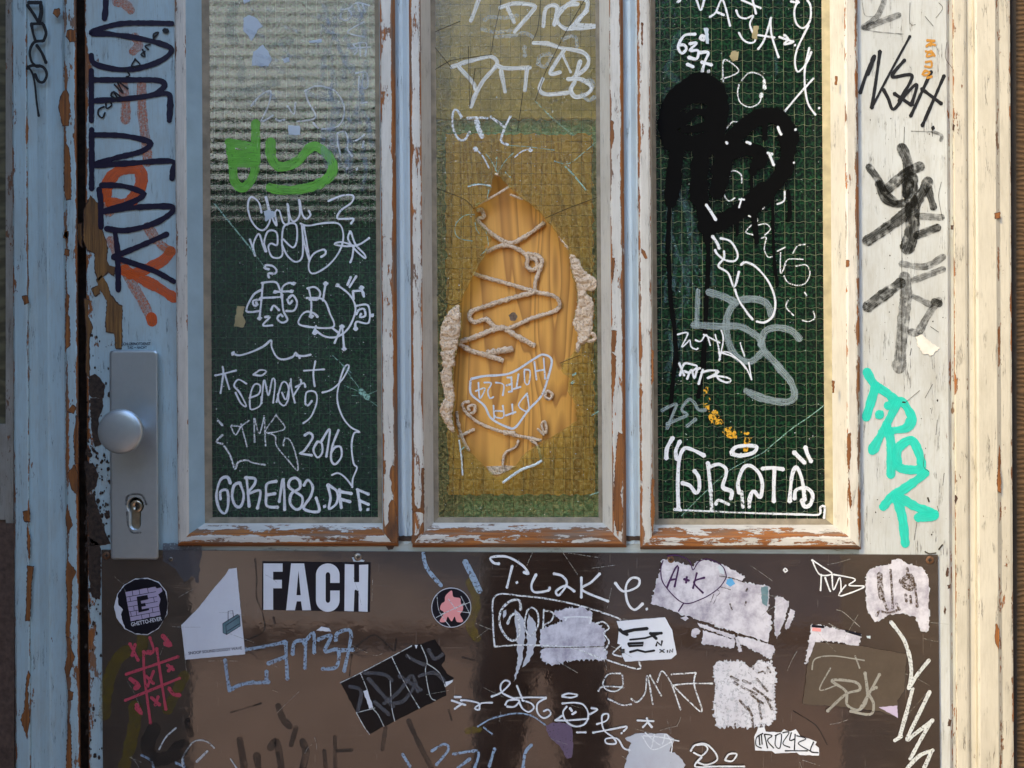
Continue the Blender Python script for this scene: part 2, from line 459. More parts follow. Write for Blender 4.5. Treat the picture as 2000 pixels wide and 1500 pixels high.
def pine():
    m = NT('varnished_pine'); v = m.coord('Object', (1, 1, 0.10))
    wv = m.noise(v, 15, 2, 0.45, 0.8); st = m.math('FRACT', m.math('MULTIPLY', wv, 15.0))
    g = m.math('ADD', m.rng(st, 0.45, 0.97), m.rng(st, 0.10, 0.0)); fine = m.noise(m.coord('Object', (1, 1, 0.03)), 420, 3)
    c = m.mix(m.math('MULTIPLY', g, 0.62), (0.76, 0.365, 0.065), (0.24, 0.065, 0.007)); c = m.mix(m.math('MULTIPLY', m.rng(fine, 0.45, 0.7), 0.22), c, (0.50, 0.22, 0.04))
    m.bsdf(Base_Color=c, Roughness=0.5, Normal=m.bump(fine, 0.1, 0.0004)); return m.m
M['pine'] = pine()
M['brown_board'] = plain('brown_board', (0.66, 0.44, 0.24), 0.6, var=0.35, scale=40)
M['foam'] = None
def foam():
    m = NT('dried_foam'); v = m.coord()
    a = m.n('TexVoronoi', {'Vector': v, 'Scale': 330}, feature='F1').outputs[0]; b = m.noise(v, 60, 4)
    c = m.mix(m.rng(a, 0.05, 0.42), (0.30, 0.19, 0.11), (0.70, 0.52, 0.35)); c = m.mix(m.math('MULTIPLY', m.rng(b, 0.5, 0.75), 0.5), c, (0.42, 0.28, 0.17))
    m.bsdf(Base_Color=c, Roughness=0.8, Normal=m.bump(a, 0.7, 0.0016)); return m.m
M['foam'] = foam()

def plate():
    m = NT('brown_enamel_plate'); v = m.coord()
    n1 = m.noise(v, 14, 5, 0.6); n2 = m.noise(v, 220, 4, 0.6)
    sc = m.n('TexNoise', {'Vector': m.coord('Object', (1, 1, 0.06)), 'Scale': 380, 'Detail': 2}).outputs[0]
    c = m.mix(m.rng(n1, 0.3, 0.7), (0.024, 0.014, 0.010), (0.042, 0.025, 0.018)); c = m.mix(m.math('MULTIPLY', m.rng(n2, 0.55, 0.72), 0.5), c, (0.016, 0.012, 0.009))
    c = m.mix(m.math('MULTIPLY', m.rng(sc, 0.70, 0.74), 0.25), c, (0.2, 0.17, 0.14))
    sf = m.noise(m.coord('Object', (0.04, 1, 1)), 420, 5, 0.7); sg = m.noise(v, 26, 5, 0.7)
    c = m.mix(m.math('MULTIPLY', m.math('MULTIPLY', m.rng(sf, 0.52, 0.70), m.rng(sg, 0.42, 0.62)), 0.45), c, (0.13, 0.095, 0.07))
    m.bsdf(Base_Color=c, Roughness=m.math('ADD', m.rng(sg, 0.40, 0.70, 0.015, 0.12), m.rng(sf, 0.5, 0.7, 0.0, 0.05)), IOR=2.08, Normal=m.bump(m.math('ADD', n1, m.math('MULTIPLY', sg, 0.3)), 0.05, 0.004)); return m.m
M['plate'] = plate()

# inks
M['white'] = ink('white_marker', (0.72, 0.74, 0.76), 0.97, thr=0.34)
M['white_dry'] = ink('dry_white_marker', (0.78, 0.80, 0.80), 0.92, thr=0.44)
M['white_thin'] = ink('worn_white_marker', (0.74, 0.78, 0.78), 0.72, thr=0.40)
M['white_faint'] = ink('faded_white_marker', (0.62, 0.64, 0.58), 0.40, thr=0.42)
M['cream'] = ink('white_brush_paint', (0.78, 0.77, 0.70), 0.95, thr=0.34, streak=0.5)
M['black_ink'] = ink('black_marker', (0.012, 0.012, 0.014), 0.98, thr=0.25)
M['black_spray'] = ink('black_paint', (0.004, 0.004, 0.004), 1.0, rough=0.9, thr=0.12, spec=0.05)
M['black_mist'] = ink('black_overspray', (0.004, 0.004, 0.004), 0.75, rough=0.8, thr=0.56, soft=0.1, scale=800, spec=0.1)
M['black_smear'] = ink('smeared_black_paint', (0.012, 0.012, 0.010), 0.97, thr=0.40, soft=0.12, scale=110, streak=0.5, spec=0.1)
M['black_faint'] = ink('faded_black_paint', (0.022, 0.022, 0.022), 0.72, thr=0.42, soft=0.14, scale=150, streak=0.6)
M['navy'] = ink('violet_black_marker', (0.010, 0.006, 0.026), 0.98, thr=0.24)
M['orange'] = ink('orange_spray', (0.62, 0.10, 0.015), 0.95, thr=0.28, soft=0.14, streak=0.3)
M['orange_faint'] = ink('faded_orange_spray', (0.56, 0.15, 0.04), 0.72, thr=0.40, soft=0.14, streak=0.5)
M['green_ink'] = ink('green_marker', (0.16, 0.52, 0.05), 0.80, thr=0.26, soft=0.12, streak=0.3)
M['grey_blue'] = ink('grey_blue_marker', (0.34, 0.42, 0.43), 0.62, thr=0.30, soft=0.1, streak=0.5)
M['teal_smear'] = ink('teal_smear', (0.10, 0.20, 0.22), 0.26, thr=0.45, soft=0.15, streak=0.4)
M['haze_smear'] = ink('pale_blue_residue', (0.40, 0.48, 0.58), 0.42, thr=0.45, soft=0.2, streak=0.3)
M['yellow'] = ink('yellow_paint_flakes', (0.72, 0.38, 0.03), 0.98, thr=0.49, soft=0.02, scale=300)
M['ochre'] = ink('ochre_marker', (0.50, 0.24, 0.04), 0.9, thr=0.34)
M['turq'] = ink('turquoise_marker', (0.02, 0.56, 0.44), 0.95, thr=0.24, streak=0.22)
M['pinkred'] = ink('red_marker', (0.55, 0.07, 0.11), 0.92, thr=0.34)
M['yellow_spray'] = ink('olive_yellow_spray', (0.22, 0.16, 0.005), 0.55, thr=0.5, soft=0.16)
M['ice'] = ink('pale_blue_marker', (0.36, 0.48, 0.62), 0.75, thr=0.42)
M['grey_ink'] = ink('grey_marker', (0.36, 0.35, 0.31), 0.75, thr=0.36)
M['dim_ink'] = ink('dim_grey_marker', (0.10, 0.10, 0.11), 0.7, thr=0.36)
M['purple_ink'] = ink('purple_pen', (0.05, 0.015, 0.07), 0.95, thr=0.3)
M['dirt'] = ink('brown_dirt', (0.09, 0.06, 0.04), 0.85, thr=0.46, soft=0.1)
M['crack_dark'] = ink('dark_crack', (0.03, 0.022, 0.01), 0.9, thr=0.30)
M['crack_light'] = ink('bright_crack', (0.35, 0.60, 0.48), 0.75, thr=0.44)

def paper(name, c, peel=0.0, dirtc=(0.40, 0.38, 0.42), dirty=0.4, rough=0.6):
    m = NT(name); v = m.coord()
    n1 = m.noise(v, 42, 6, 0.72); n2 = m.noise(v, 300, 4, 0.6); n3 = m.noise(v, 120, 5, 0.7)
    col = m.mix(m.math('MULTIPLY', m.rng(n1, 0.42, 0.68), dirty), c, dirtc)
    kw = dict(Base_Color=col, Roughness=rough, Normal=m.bump(n2, 0.25, 0.0004))
    if peel:
        a = m.rng(m.math('ADD', m.math('MULTIPLY', n3, 0.6), m.math('MULTIPLY', n2, 0.4)), peel - 0.02, peel + 0.02)
        kw['Alpha'] = a
    m.bsdf(**kw); m.b.inputs['Specular IOR Level'].default_value = 0.2; return m.m
M['paper'] = paper('white_sticker', (0.66, 0.68, 0.72), dirty=0.12)
M['paper_worn'] = paper('torn_white_paper', (0.56, 0.55, 0.60), dirty=0.95, dirtc=(0.24, 0.22, 0.28))
M['paper_peel'] = paper('scraped_paper', (0.58, 0.58, 0.62), peel=0.45, dirty=0.6)
M['paper_grey'] = paper('grey_paper', (0.46, 0.48, 0.52), peel=0.36, dirty=0.6)
M['vinyl'] = paper('black_vinyl', (0.008, 0.008, 0.013), dirty=0.2, dirtc=(0.02, 0.02, 0.03), rough=0.28)
M['tape'] = paper('black_tape', (0.006, 0.006, 0.007), dirty=0.25, dirtc=(0.014, 0.014, 0.016), rough=0.25)
M['lilac'] = paper('lilac_print', (0.42, 0.36, 0.50), dirty=0.2)
M['pink'] = paper('pink_print', (0.72, 0.28, 0.27), dirty=0.1)
M['tape_brown'] = paper('brown_tape', (0.085, 0.066, 0.050), dirty=0.5, dirtc=(0.06, 0.045, 0.034), rough=0.3)
M['tan_tape'] = paper('tan_tape', (0.36, 0.30, 0.16), dirty=0.5, dirtc=(0.16, 0.13, 0.06), peel=0.33)
M['teal_paper'] = paper('teal_print', (0.10, 0.18, 0.20), dirty=0.5, dirtc=(0.24, 0.33, 0.38))
M['blue_paper'] = paper('blue_print', (0.10, 0.34, 0.60), dirty=0.2)
M['plum'] = ink('plum_residue', (0.16, 0.11, 0.17), 0.8, thr=0.3)

def reeded(name, c, vscale, strength, rough_):
    m = NT(name); v = m.coord('Object', (0.35, 1, 1))
    dv = m.noise(v, 45, 3); mp = m.coord('Object', (1, 1, 1)); z = m.n('SeparateXYZ', {0: mp}).outputs[2]
    wv = m.math('SINE', m.math('ADD', m.math('MULTIPLY', z, vscale), m.math('MULTIPLY', dv, 22.0)))
    n2 = m.noise(v, 160, 4)
    col = m.mix(m.rng(m.math('ADD', wv, m.math('MULTIPLY', n2, 0.8)), -0.6, 1.4), tuple(x * 0.45 for x in c), c)
    m.bsdf(Base_Color=col, Roughness=rough_, IOR=1.6, Normal=m.bump(m.math('ADD', wv, n2), strength, 0.0015)); return m.m
M['reeded'] = reeded('reeded_brown_glass', (0.11, 0.062, 0.03), 1120, 0.5, 0.25)
M['side_glass'] = reeded('dirty_olive_glass', (0.14, 0.125, 0.07), 300, 0.08, 0.35)
M['side_frame'] = paint('side_frame_paint', (0.36, 0.34, 0.29), thr=0.70, dirty=0.6, dirt=(0.12, 0.10, 0.07))
M['side_panel'] = plain('brown_side_panel', (0.10, 0.062, 0.045), 0.6, var=0.4, scale=150, bump=0.5)

# ------------------------------------------------------------------ large structure round the door
def plaster(name, c):
    m = NT(name); v = m.coord(); n1 = m.noise(v, 3, 5); n2 = m.noise(v, 140, 5, 0.6)
    col = m.mix(m.rng(n1, 0.3, 0.7), c, tuple(x * 0.75 for x in c)); col = m.mix(m.math('MULTIPLY', m.rng(n2, 0.5, 0.7), 0.6), col, tuple(x * 0.4 for x in c))
    m.bsdf(Base_Color=col, Roughness=0.9, Normal=m.bump(n2, 0.8, 0.006)); return m.m
M['plaster'] = plaster('rough_ochre_plaster', (0.26, 0.235, 0.20))
M['paving'] = plaster('street_paving', (0.34, 0.20, 0.125))
tag(box('wall_left', -3.2, -0.735, -0.90, 0.30, -0.05, 4.0, M['plaster']), kind='structure')
tag(box('wall_right', 0.755, 3.2, -0.90, 0.30, -0.05, 4.0, M['plaster']), kind='structure')
tag(box('back_wall', -0.80, 0.80, 0.12, 0.16, 0.0, ZC + 1.1, M['gap']), kind='structure')
tag(box('pavement', -30, 30, -30, 0.3, -0.12, 0.0, M['paving']), kind='structure')
tag(box('doorstep', -0.735, 0.755, -0.34, 0.10, 0.002, 0.17, M['plaster']), 'plastered step below the painted door, under the brown plate', 'step')

# street opposite: only ever seen mirrored in the glass and the plate
M['slat'] = plain('ochre_slat', (0.82, 0.72, 0.56), 0.5, var=0.15, scale=3, bump=0.05)
M['shade'] = plain('dark_house_wall', (0.035, 0.045, 0.035), 0.8, var=0.3, scale=2)
FY = -8.0
bl = empty('opposite_house', (-2.0, FY - 2, 0), 'dark house with ochre slatted cladding, mirrored in the upper left pane', 'building')
box('wall', -3.62, 1.25, FY - 4, FY - 0.12, 0, ZC + 4.7, M['shade'], bl, centre=False)
z = ZC + 1.74; i = 0
while z < ZC + 4.5:
    g = max(0.026, 0.107 - 0.0062 * i)
    V, F = box_data(-3.6, 1.23, FY - 0.05, FY, z + g, z + 0.119); mk('slat', V, F, M['slat'], bl)
    z += 0.119; i += 1
b2 = empty('neighbour_house', (6, FY - 2, 0), 'dark plain house mirrored faintly in the right pane', 'building')
box('wall', 1.27, 12, FY - 4, FY - 0.2, 0, ZC + 5.4, M['shade'], b2, centre=False)
for zz in (0.9, 2.2, 3.5, 4.8): box('string_course', 1.27, 12, FY - 0.2, FY - 0.12, zz, zz + 0.12, M['plaster'], b2, centre=False)
box('kerb', -30, 30, -4.1, -3.95, 0.0, 0.12, M['paving']); tag(bpy.data.objects['kerb'], kind='structure')
M['asphalt'] = plain('asphalt', (0.24, 0.16, 0.115), 0.85, var=0.3, scale=20)
tag(box('road', -30, 30, -7.6, -4.1, 0.0, 0.004, M['asphalt']), kind='structure')

# ------------------------------------------------------------------ door frame and sidelights
TOP, BOT = -960, 2350
ROWS = [TOP, -300, 0, 375, 750, 1125, 1500, BOT]
fr = empty('door_surround', (0, 0, 0.17), 'pale blue painted wooden frame, sunlit cream on the right, with flaking edges around the door', 'door surround')
jl = sweep('jamb', [(26, 0.02, 0.5), (27, -0.010, 0.8), (30, -0.012, 0.35), (52, -0.012, 0.2), (55, -0.011, 0.8), (58, -0.008, 0.3), (75, -0.007, 0), (93, -0.008, 0.1), (97, -0.0065, 0.25),
                    (104, -0.006, 0.0), (125, -0.006, 0.1), (128, -0.008, 0.8), (131, -0.0115, 1.0), (136, -0.012, 0.45), (147, -0.012, 0.5), (151, -0.011, 1.1), (153, -0.004, 1.2), (154, 0.03, 1.2)],
           ROWS, M['jamb'], fr, 0.0055, 0.3)
jl['label'] = 'pale blue left jamb with rust brown chips'
jr = sweep('jamb', [(1863, 0.03, 0.6), (1864, -0.008, 0.9), (1867, -0.010, 0.5), (1886, -0.010, 0.15), (1890, -0.009, 0.6), (1893, -0.005, 0.2), (1903, -0.005, 0.1), (1907, -0.011, 0.3), (1912, -0.012, 0.1), (1935, -0.012, 0),
                    (1947, -0.012, 0.3), (1951, -0.010, 0.9), (1955, -0.008, 0.5), (1972, -0.007, 0.3), (1976, -0.006, 0.8), (1977, 0.02, 0.8)],
           ROWS, M['jamb_warm'], fr, 0.0050, 1.3)
jr['label'] = 'sunlit cream right jamb with hairline cracks'
sweep('rebate', [(148, 0.022, 0.5), (175, 0.022, 0.5)], ROWS, M['dark_wood'], fr, 0.0055)
sweep('rebate', [(1850, 0.003, 0.3), (1861, 0.003, 0.5), (1872, 0.003, 0.3)], ROWS, M['stile_r'], fr, 0.005)

def slab(name, x0, x1, y0, y1, d, mat, parent, th=0.006):
    V, F, U = flat_data([[(x0, y0), (x1, y0), (x1, y1), (x0, y1)]], d, th)
    return mk(name, V, F, mat, parent, uv=U, wear=[0.25] * len(V))
sd = empty('sidelight', P(-80, 2350, 0.02), 'dirty narrow window strip left of the blue jamb', 'window')
slab('glass', -200, 11, TOP, 828, 0.012, M['side_glass'], sd)
slab('frame', 11.2, 26, TOP, 1990, 0.006, M['side_frame'], sd)
slab('frame', -200, 11, 828.2, 1015, 0.006, M['side_frame'], sd)
slab('panel', -200, 11, 1015.2, 1990, 0.009, M['side_panel'], sd)
slab('panel', 11.0, 28, 1022, 1990, 0.0045, M['side_panel'], sd, 0.001)
s2 = empty('sidelight', P(2080, 2350, 0.02), 'brown reeded glass strip at the right edge beside the cream jamb', 'window')
slab('glass', 1983, 2250, TOP, 2350, 0.010, M['reeded'], s2)
V, F, U = flat_data([[(1974, TOP), (1983, TOP), (1988, BOT), (1979, BOT)]], 0.004, 0.01)
mk('glazing_strip', V, F, M['gap'], s2, uv=U)

# ------------------------------------------------------------------ door leaf
door = empty('door', (0, 0.02, 0.17), 'old glazed door with peeling pale paint, three wired panes and a brown kick plate', 'door')
lock_stile = sweep('stile', [(169, 0.03, 1.1), (170, 0.0, 1.1), (173, -0.0005, 0.9), (184, 0, 0.55), (205, 0, 0.30), (235, 0, 0.12), (260, 0, 0), (330, 0, 0), (351, 0, 0.1)],
                   ROWS, M['stile'], door, 0.0055, 2.1)
lock_stile['label'] = 'pale blue lock stile with bare splintered wood and graffiti'
hinge_stile = sweep('stile', [(1676, 0, 0), (1720, 0, 0), (1780, 0, 0.05), (1835, 0, 0.12), (1852, -0.0005, 0.4), (1857, 0.002, 0.8), (1859, 0.03, 0.8)],
                    ROWS, M['stile_r'], door, 0.0055, 3.4)
hinge_stile['label'] = 'sunlit grey white right stile with black and turquoise graffiti'
UP = [TOP, -300, 0, 400, 800, 1062]
sweep('mullion', [(774, 0, 0.2), (779, 0.0015, 0.1), (784, 0.001, 0), (791, 0, 0), (799, 0.001, 0.1), (808, 0, 0.2)], UP, M['mullion'], door, LEAN, 4.2)
sweep('mullion', [(1219, 0, 0.2), (1224, 0.0015, 0.1), (1230, 0.001, 0), (1236, 0, 0), (1245, 0.001, 0.1), (1253, 0, 0.2)], UP, M['mullion'], door, LEAN, 5.7)
V, F, U = flat_data([[(345, 1058), (1690, 1064), (1700, BOT), (350, BOT)]], 0.0006, 0.03)
rail = mk('rail', V, F, M['rail'], door, uv=[(b, a) for a, b in U], wear=[0.1] * len(V))
for x in (790, 1236):      # the open joint under each mullion
    V, F, U = flat_data([rough([(x - 13, 1046), (x + 14, 1047), (x + 14, 1056), (x - 13, 1056)], 1.2, 5, int(x))], -0.0006, 0.0008); mk('joint', V, F, M['dark_wood'], door, uv=U)

YG = 0.013      # front face of the glass
PANES = [  # per step outward to inward: left, right, bottom (drawing units at height 1000), depth, wear of the step
    dict(s=[(347, 778, 1067, 0.0005), (347, 777, 1064, -0.006), (349, 772, 1061, -0.0095), (353, 768, 1058, -0.0100), (364, 752, 1048, -0.0100), (369, 748, 1043, -0.0085), (400, 746.5, 1022, 0.010), (415, 738, 1010, YG - 0.0002)]),
    dict(s=[(805, 1223, 1069, 0.0005), (805, 1223, 1066, -0.006), (808, 1219, 1063, -0.0095), (811, 1215, 1060, -0.0100), (823, 1200, 1046, -0.0100), (828, 1196, 1040, -0.0085), (847, 1177, 1021, 0.010), (857, 1169, 1010, YG - 0.0002)]),
    dict(s=[(1250, 1681, 1073, 0.0005), (1250, 1681, 1070, -0.006), (1253, 1677, 1067, -0.0095), (1257, 1673, 1064, -0.0100), (1270, 1660, 1051, -0.0100), (1275, 1655, 1046, -0.0085), (1278, 1627, 1025, 0.010), (1286, 1611, 1013, YG - 0.0002)])]
WEAR = [1.0, 1.1, 1.15, 0.5, 0.45, 1.0, 0.25, 0.2]
def corner(x, py, y): return P(x + LEAN * (py - 1000), py, y)
def bead(name, pane, side, a, b, mat, wg, seed):
    st = PANES[pane]['s']; V, F, U, W = [], [], [], []; u = seed
    N = 14
    for k in range(a, b + 1):
        l, r, bt, y = st[k]; tp = TOP + 60 + (1067 - bt) * 1.0
        slope = 0.006
        A = {'l': (l, tp), 'r': (r, tp), 'b': (l, bt + slope * 0), 't': (l, tp)}[side]
        B = {'l': (l, bt), 'r': (r, bt), 'b': (r, bt), 't': (r, tp)}[side]
        pa, pb = corner(*A, y), corner(*B, y)
        if k > a: u += (pa - V[-N - 1]).length if side in 'bt' else (pb - V[-1]).length
        for j in range(N + 1):
            t = j / N; v = pa.lerp(pb, t); V.append(v)
            U.append((u, (v.x if side in 'bt' else v.z) + seed * 5)); W.append(WEAR[k] * wg)
    m = b - a + 1
    for k in range(m - 1):
        for j in range(N):
            q = (k * (N + 1) + j, k * (N + 1) + j + 1, (k + 1) * (N + 1) + j + 1, (k + 1) * (N + 1) + j)
            F.append(q)
    o = mk(name, V, F, mat, door, uv=U, wear=W)
    bm = bmesh.new(); bm.from_mesh(o.data)
    bm.normal_update()
    for f in bm.faces:
        if f.normal.y > 0: f.normal_flip()
    bm.to_mesh(o.data); bm.free()
    return o
for p in range(3):
    for sd_ in 'lrbt':
        low = sd_ == 'b'
        wg = {'l': (0.55, 1.05, 0.8)[p], 'r': (1.05, 1.05, 0.75)[p], 'b': (1.0, 1.3, 1.05)[p], 't': 0.8}[sd_]
        bead('glazing_bead', p, sd_, 0, 5, M['bead_low'] if low else M['bead'], wg, p * 1.7 + 'lrbt'.index(sd_) * 0.41)
        if low: bead('bead_slope', p, sd_, 5, 6, M['bead_low'], 0.8, p * 2.1 + 0.3)
        else: bead('bead_slope', p, sd_, 5, 6, M['slope'] if p == 0 else M['bead'], 0.0, p * 2.1 + 0.6)
        bead('putty', p, sd_, 6, 7, M['putty_sunlit'] if (p, sd_) == (2, 'r') else M['putty'], 0, p * 1.1)

# glass panes with wire mesh
def pane_loop(p, grow=6):
    l, r, b, _ = PANES[p]['s'][7]
    f = lambda x, py: (x + LEAN * (py - 1000), py)
    return [f(l - grow, TOP + 120), f(r + grow, TOP + 120), f(r + grow, b + grow), f(l - grow, b + grow)]

HOLE = (pts('C2', '640,70 660,90 700,130 750,185 800,230 870,280 940,340 990,400 1040,450 1075,500 1110,560 1150,610 1170,660 1172,740 1195,830 1215,870 1220,960 1225,1040 1202,1110 1205,1200 1250,1270 1230,1340 1190,1400 1110,1460')
        + pts('C3', '1050,115 1060,160 1120,210 1100,300 1160,390 1165,510 1090,560 950,640 890,680 810,730 740,820 660,870 600,905 570,870 500,800 410,720 340,620 310,540 300,470 320,380 300,280 310,160 320,60')
        + pts('C2', '330,1430 370,1300 385,1180 375,1060 370,1000 400,940 470,810 510,730 560,660 545,600 600,560 560,480 490,420 470,330 570,250 600,190 605,120 620,70'))
HOLE = rough(HOLE, 1.3, 6, 5)
def inside(pt, poly):
    x, y = pt; c = False; n = len(poly)
    for i in range(n):
        x1, y1 = poly[i]; x2, y2 = poly[(i + 1) % n]
        if (y1 > y) != (y2 > y) and x < (x2 - x1) * (y - y1) / (y2 - y1) + x1: c = not c
    return c

GL = []
for p, (mt, wm, lab) in enumerate([('glass', 'wire', 'left wired pane, dark green, with a mirrored slatted facade above'),
                                   ('glass_m', 'wire_m', 'middle wired pane, smashed open in a leaf shaped hole'),
                                   ('glass_r', 'wire_r', 'right wired pane with a dripping black heart')]):
    loops = [pane_loop(p)]
    if p == 1: loops.append(HOLE[::-1])
    g = flat('glass_pane', loops, YG, M[mt], door, th=0.0008 if p != 1 else 0.0035); g['label'] = lab
    GL.append(g)
    # wire mesh cast into the sheet
    l, r, b, _ = PANES[p]['s'][7]; pitch = (20.1, 19.6, 20.1)[p]; hp = (21.2, 20.6, 21.0)[p]
    V, F, U = [], [], []; rr = (0.00029, 0.00026, 0.00030)[p]; rnd = random.Random(p)
    def run(line, rad):
        seg = []
        for q in line:
            if p == 1 and inside(q, HOLE):
                if len(seg) > 1: tube([P(a, c, YG + 0.0022) for a, c in seg], rad, V, F, U, 4)
                seg = []
            else: seg.append(q)
        if len(seg) > 1: tube([P(a, c, YG + 0.0022) for a, c in seg], rad, V, F, U, 4)
    x = l + 9
    while x < r + 4:
        n = 60 if p == 1 else 16
        run([(x + LEAN * (py - 1000) + rnd.uniform(-0.25, 0.25), py) for py in [-320 + (b + 320) * j / (n * 2) for j in range(n * 2 + 1)]], rr)
        x += pitch
    y_ = b - 12
    while y_ > -320:
        n = int((r - l) / (pitch / 4)); wob = (0.7, 0.3, 1.5)[p]; ph = rnd.uniform(0, 6)
        run([(l + (r - l) * j / n + LEAN * (y_ - 1000), y_ + wob * math.sin(j * math.pi / 2 + ph) + 0.5 * math.sin(j * 0.13 + ph)) for j in range(n + 1)], rr * 0.85)
        y_ -= hp
    wo = mk('wire_mesh', V, F, M[wm], g, uv=U); wo['kind'] = 'stuff'

# what stands behind the panes
def backing(name, x0, x1, y0, y1, d, mat, label, cat, th=0.006):
    lp0 = [(x0, y0), (x1, y0), (x1 + 5, y1), (x0 + 5, y1)]
    if name.endswith('board'): lp0 = rough(lp0, 3.0, 7, 3)
    V, F, U = flat_data([lp0], d, th)
    o = mk(name, V, F, mat, None, uv=U, centre=True); tag(o, label, cat); return o
backing('backing_panel', 380, 775, TOP + 110, 1060, YG + 0.0065, M['green'], 'dark green pebbled backing behind the left wired pane', 'panel')
backing('backing_panel', 1255, 1650, TOP + 110, 1060, YG + 0.0065, M['green'], 'dark green pebbled backing behind the right wired pane', 'panel')
backing('backing_panel', 815, 1215, TOP + 110, 1060, YG + 0.045, M['teal'], 'teal backing showing as bands above and below the pine board', 'panel')
backing('upper_board', 826, 1205, TOP + 130, 231, YG + 0.030, M['brown_board'], 'brown board behind the top of the middle pane', 'board')
YB = YG + 0.022
board = backing('pine_board', 870, 1157, 262, 966, YB, M['pine'], 'yellow pine board showing through the hole in the middle pane', 'board', 0.012)
# ------------------------------------------------------------------ kick plate
YP = -0.0030
KP = [(198, 1074), (1832, 1084), (1842, BOT - 250), (205, BOT - 250)]
def round_rect(x0, y0, x1, y1, r, n=6):
    out = []
    for cx, cy, a0 in ((x0 + r, y0 + r, 180), (x1 - r, y0 + r, 270), (x1 - r, y1 - r, 0), (x0 + r, y1 - r, 90)):
        for k in range(n + 1):
            a = R(a0 + 90 * k / n); out.append((cx + r * math.cos(a), cy + r * math.sin(a)))
    return out
plate_o = flat('kick_plate', [KP], YP, M['plate'], door, th=0.0036)
plate_o['label'] = 'glossy brown kick plate covered in stickers and pen tags'
def screw(px, py, r, mat, cross=True):
    c = P(px, py, YP)
    lathe('screw', c, [(r * S, YP - 0.0001), (r * S, YP - 0.0006), (r * S * 0.85, YP - 0.0013), (r * S * 0.3, YP - 0.0016)], mat, plate_o, 24)
    if cross:
        k = r * 0.5
        multi_flat('screw_slot', [[(px - k, py - 1), (px + k, py - 1), (px + k, py + 1), (px - k, py + 1)], [(px - 1, py - k), (px + 1, py - k), (px + 1, py + k), (px - 1, py + k)]], YP - 0.0018, M['black'], plate_o, 0.0001)
for a in ((208, 1085, 7.5, M['rust']), (699, 1088, 8, M['screw']), (1310, 1093, 7, M['rust']), (1816, 1094, 8, M['rust']), (334, 1092, 4, M['screw'])): screw(*a)

# ------------------------------------------------------------------ lock plate, knob and cylinder
def keyhole(cx, cy, r, w_, ln, n=20):
    out = []
    a0 = math.asin(w_ / r)
    for k in range(n + 1):
        a = R(90) + a0 + (2 * math.pi - 2 * a0) * k / n; out.append((cx + r * math.cos(a), cy + r * math.sin(a)))
    for k in range(7):
        a = -math.pi * k / 6 + 0; out.append((cx + w_ * math.cos(-a), cy + ln + w_ * math.sin(-a)))
    return out
def bevel_plate(name, outer, hole, yf, yb, bev, mat, parent):
    """a plate with a rounded rim: stacked rings plus a pierced face"""
    cx = sum(p[0] for p in outer) / len(outer); cy = sum(p[1] for p in outer) / len(outer)
    rings = []
    x0 = min(p[0] for p in outer); x1 = max(p[0] for p in outer); y0 = min(p[1] for p in outer); y1 = max(p[1] for p in outer)
    for k in range(5):
        a = R(90 * k / 4); inset = bev / S * (1 - math.cos(a)); y = yf + bev * (1 - math.sin(a))
        rings.append((inset, y))
    V, F = [], []; n = len(outer)
    def ring(ins, y):
        return [P(cx + (px - cx) * (1 - ins / ((x1 - x0) / 2)), cy + (py - cy) * (1 - ins / ((y1 - y0) / 2)), y) for px, py in outer]
    V += [P(px, py, yb) for px, py in outer]
    for ins, y in rings:
        o = len(V); V += ring(ins, y)
        for i in range(n): F.append((o - n + i, o - n + (i + 1) % n, o + (i + 1) % n, o + i))
    face = V[-n:]; base = len(V) - n
    hl = [P(px, py, yf) for px, py in hole]; ho = len(V); V += hl
    idx = list(range(base, base + n)) + list(range(ho, ho + len(hl)))
    al = face + hl
    for t in tessellate_polygon([[Vector((v.x, v.z, 0)) for v in face], [Vector((v.x, v.z, 0)) for v in hl[::-1]]]):
        t = [i if i < n else n + (len(hl) - 1 - (i - n)) for i in t]
        a, b, c = (al[i] for i in t)
        if (b - a).cross(c - a).y > 0: t = [t[0], t[2], t[1]]
        F.append(tuple(idx[i] for i in t))
    hb = len(V); V += [Vector((v.x, 0.006, v.z)) for v in hl]
    # bevelled lip of the hole
    for i in range(len(hl)):
        j = (i + 1) % len(hl); F.append((ho + i, ho + j, hb + j, hb + i))
    o = mk(name, V, F, mat, parent)
    bm = bmesh.new(); bm.from_mesh(o.data); bmesh.ops.recalc_face_normals(bm, faces=bm.faces)
    for f in bm.faces: f.smooth = abs(f.normal.y) < 0.97 and f.calc_area() < 0.0004
    bm.to_mesh(o.data); bm.free()
    return o
lp = bevel_plate('lock_plate', [(x + 0.0055 * (y - 880), y) for x, y in round_rect(215, 684, 309, 1093, 7)], keyhole(264, 988, 17, 11.5, 36), -0.0125, 0.0, 0.0026, M['alu'], door)
lp['label'] = 'satin aluminium lock plate with round knob'
kc = P(233, 843, -0.048); kc2 = Vector((kc.x, 0, kc.z))
lathe('knob', kc2, [(0.0115, -0.0120), (0.0112, -0.016), (0.0095, -0.020), (0.0098, -0.027), (0.013, -0.032), (0.0195, -0.036), (0.0238, -0.040), (0.0250, -0.0435), (0.0250, -0.0455),
                    (0.0243, -0.0472), (0.0225, -0.0483), (0.018, -0.0494), (0.010, -0.0503), (0.002, -0.0506)], M['alu'], lp, 64)
cc = P(266, 989, -0.009)
lathe('lock_cylinder', Vector((cc.x, 0, cc.z)), [(0.0072, 0.004), (0.0072, -0.0088), (0.0068, -0.0094), (0.0030, -0.0096), (0.0028, -0.0090)], M['brass'], lp, 40)
flat('cylinder_body', [keyhole(264.8, 992, 10.5, 8.2, 36)], -0.0072, M['brass'], lp, th=0.01)
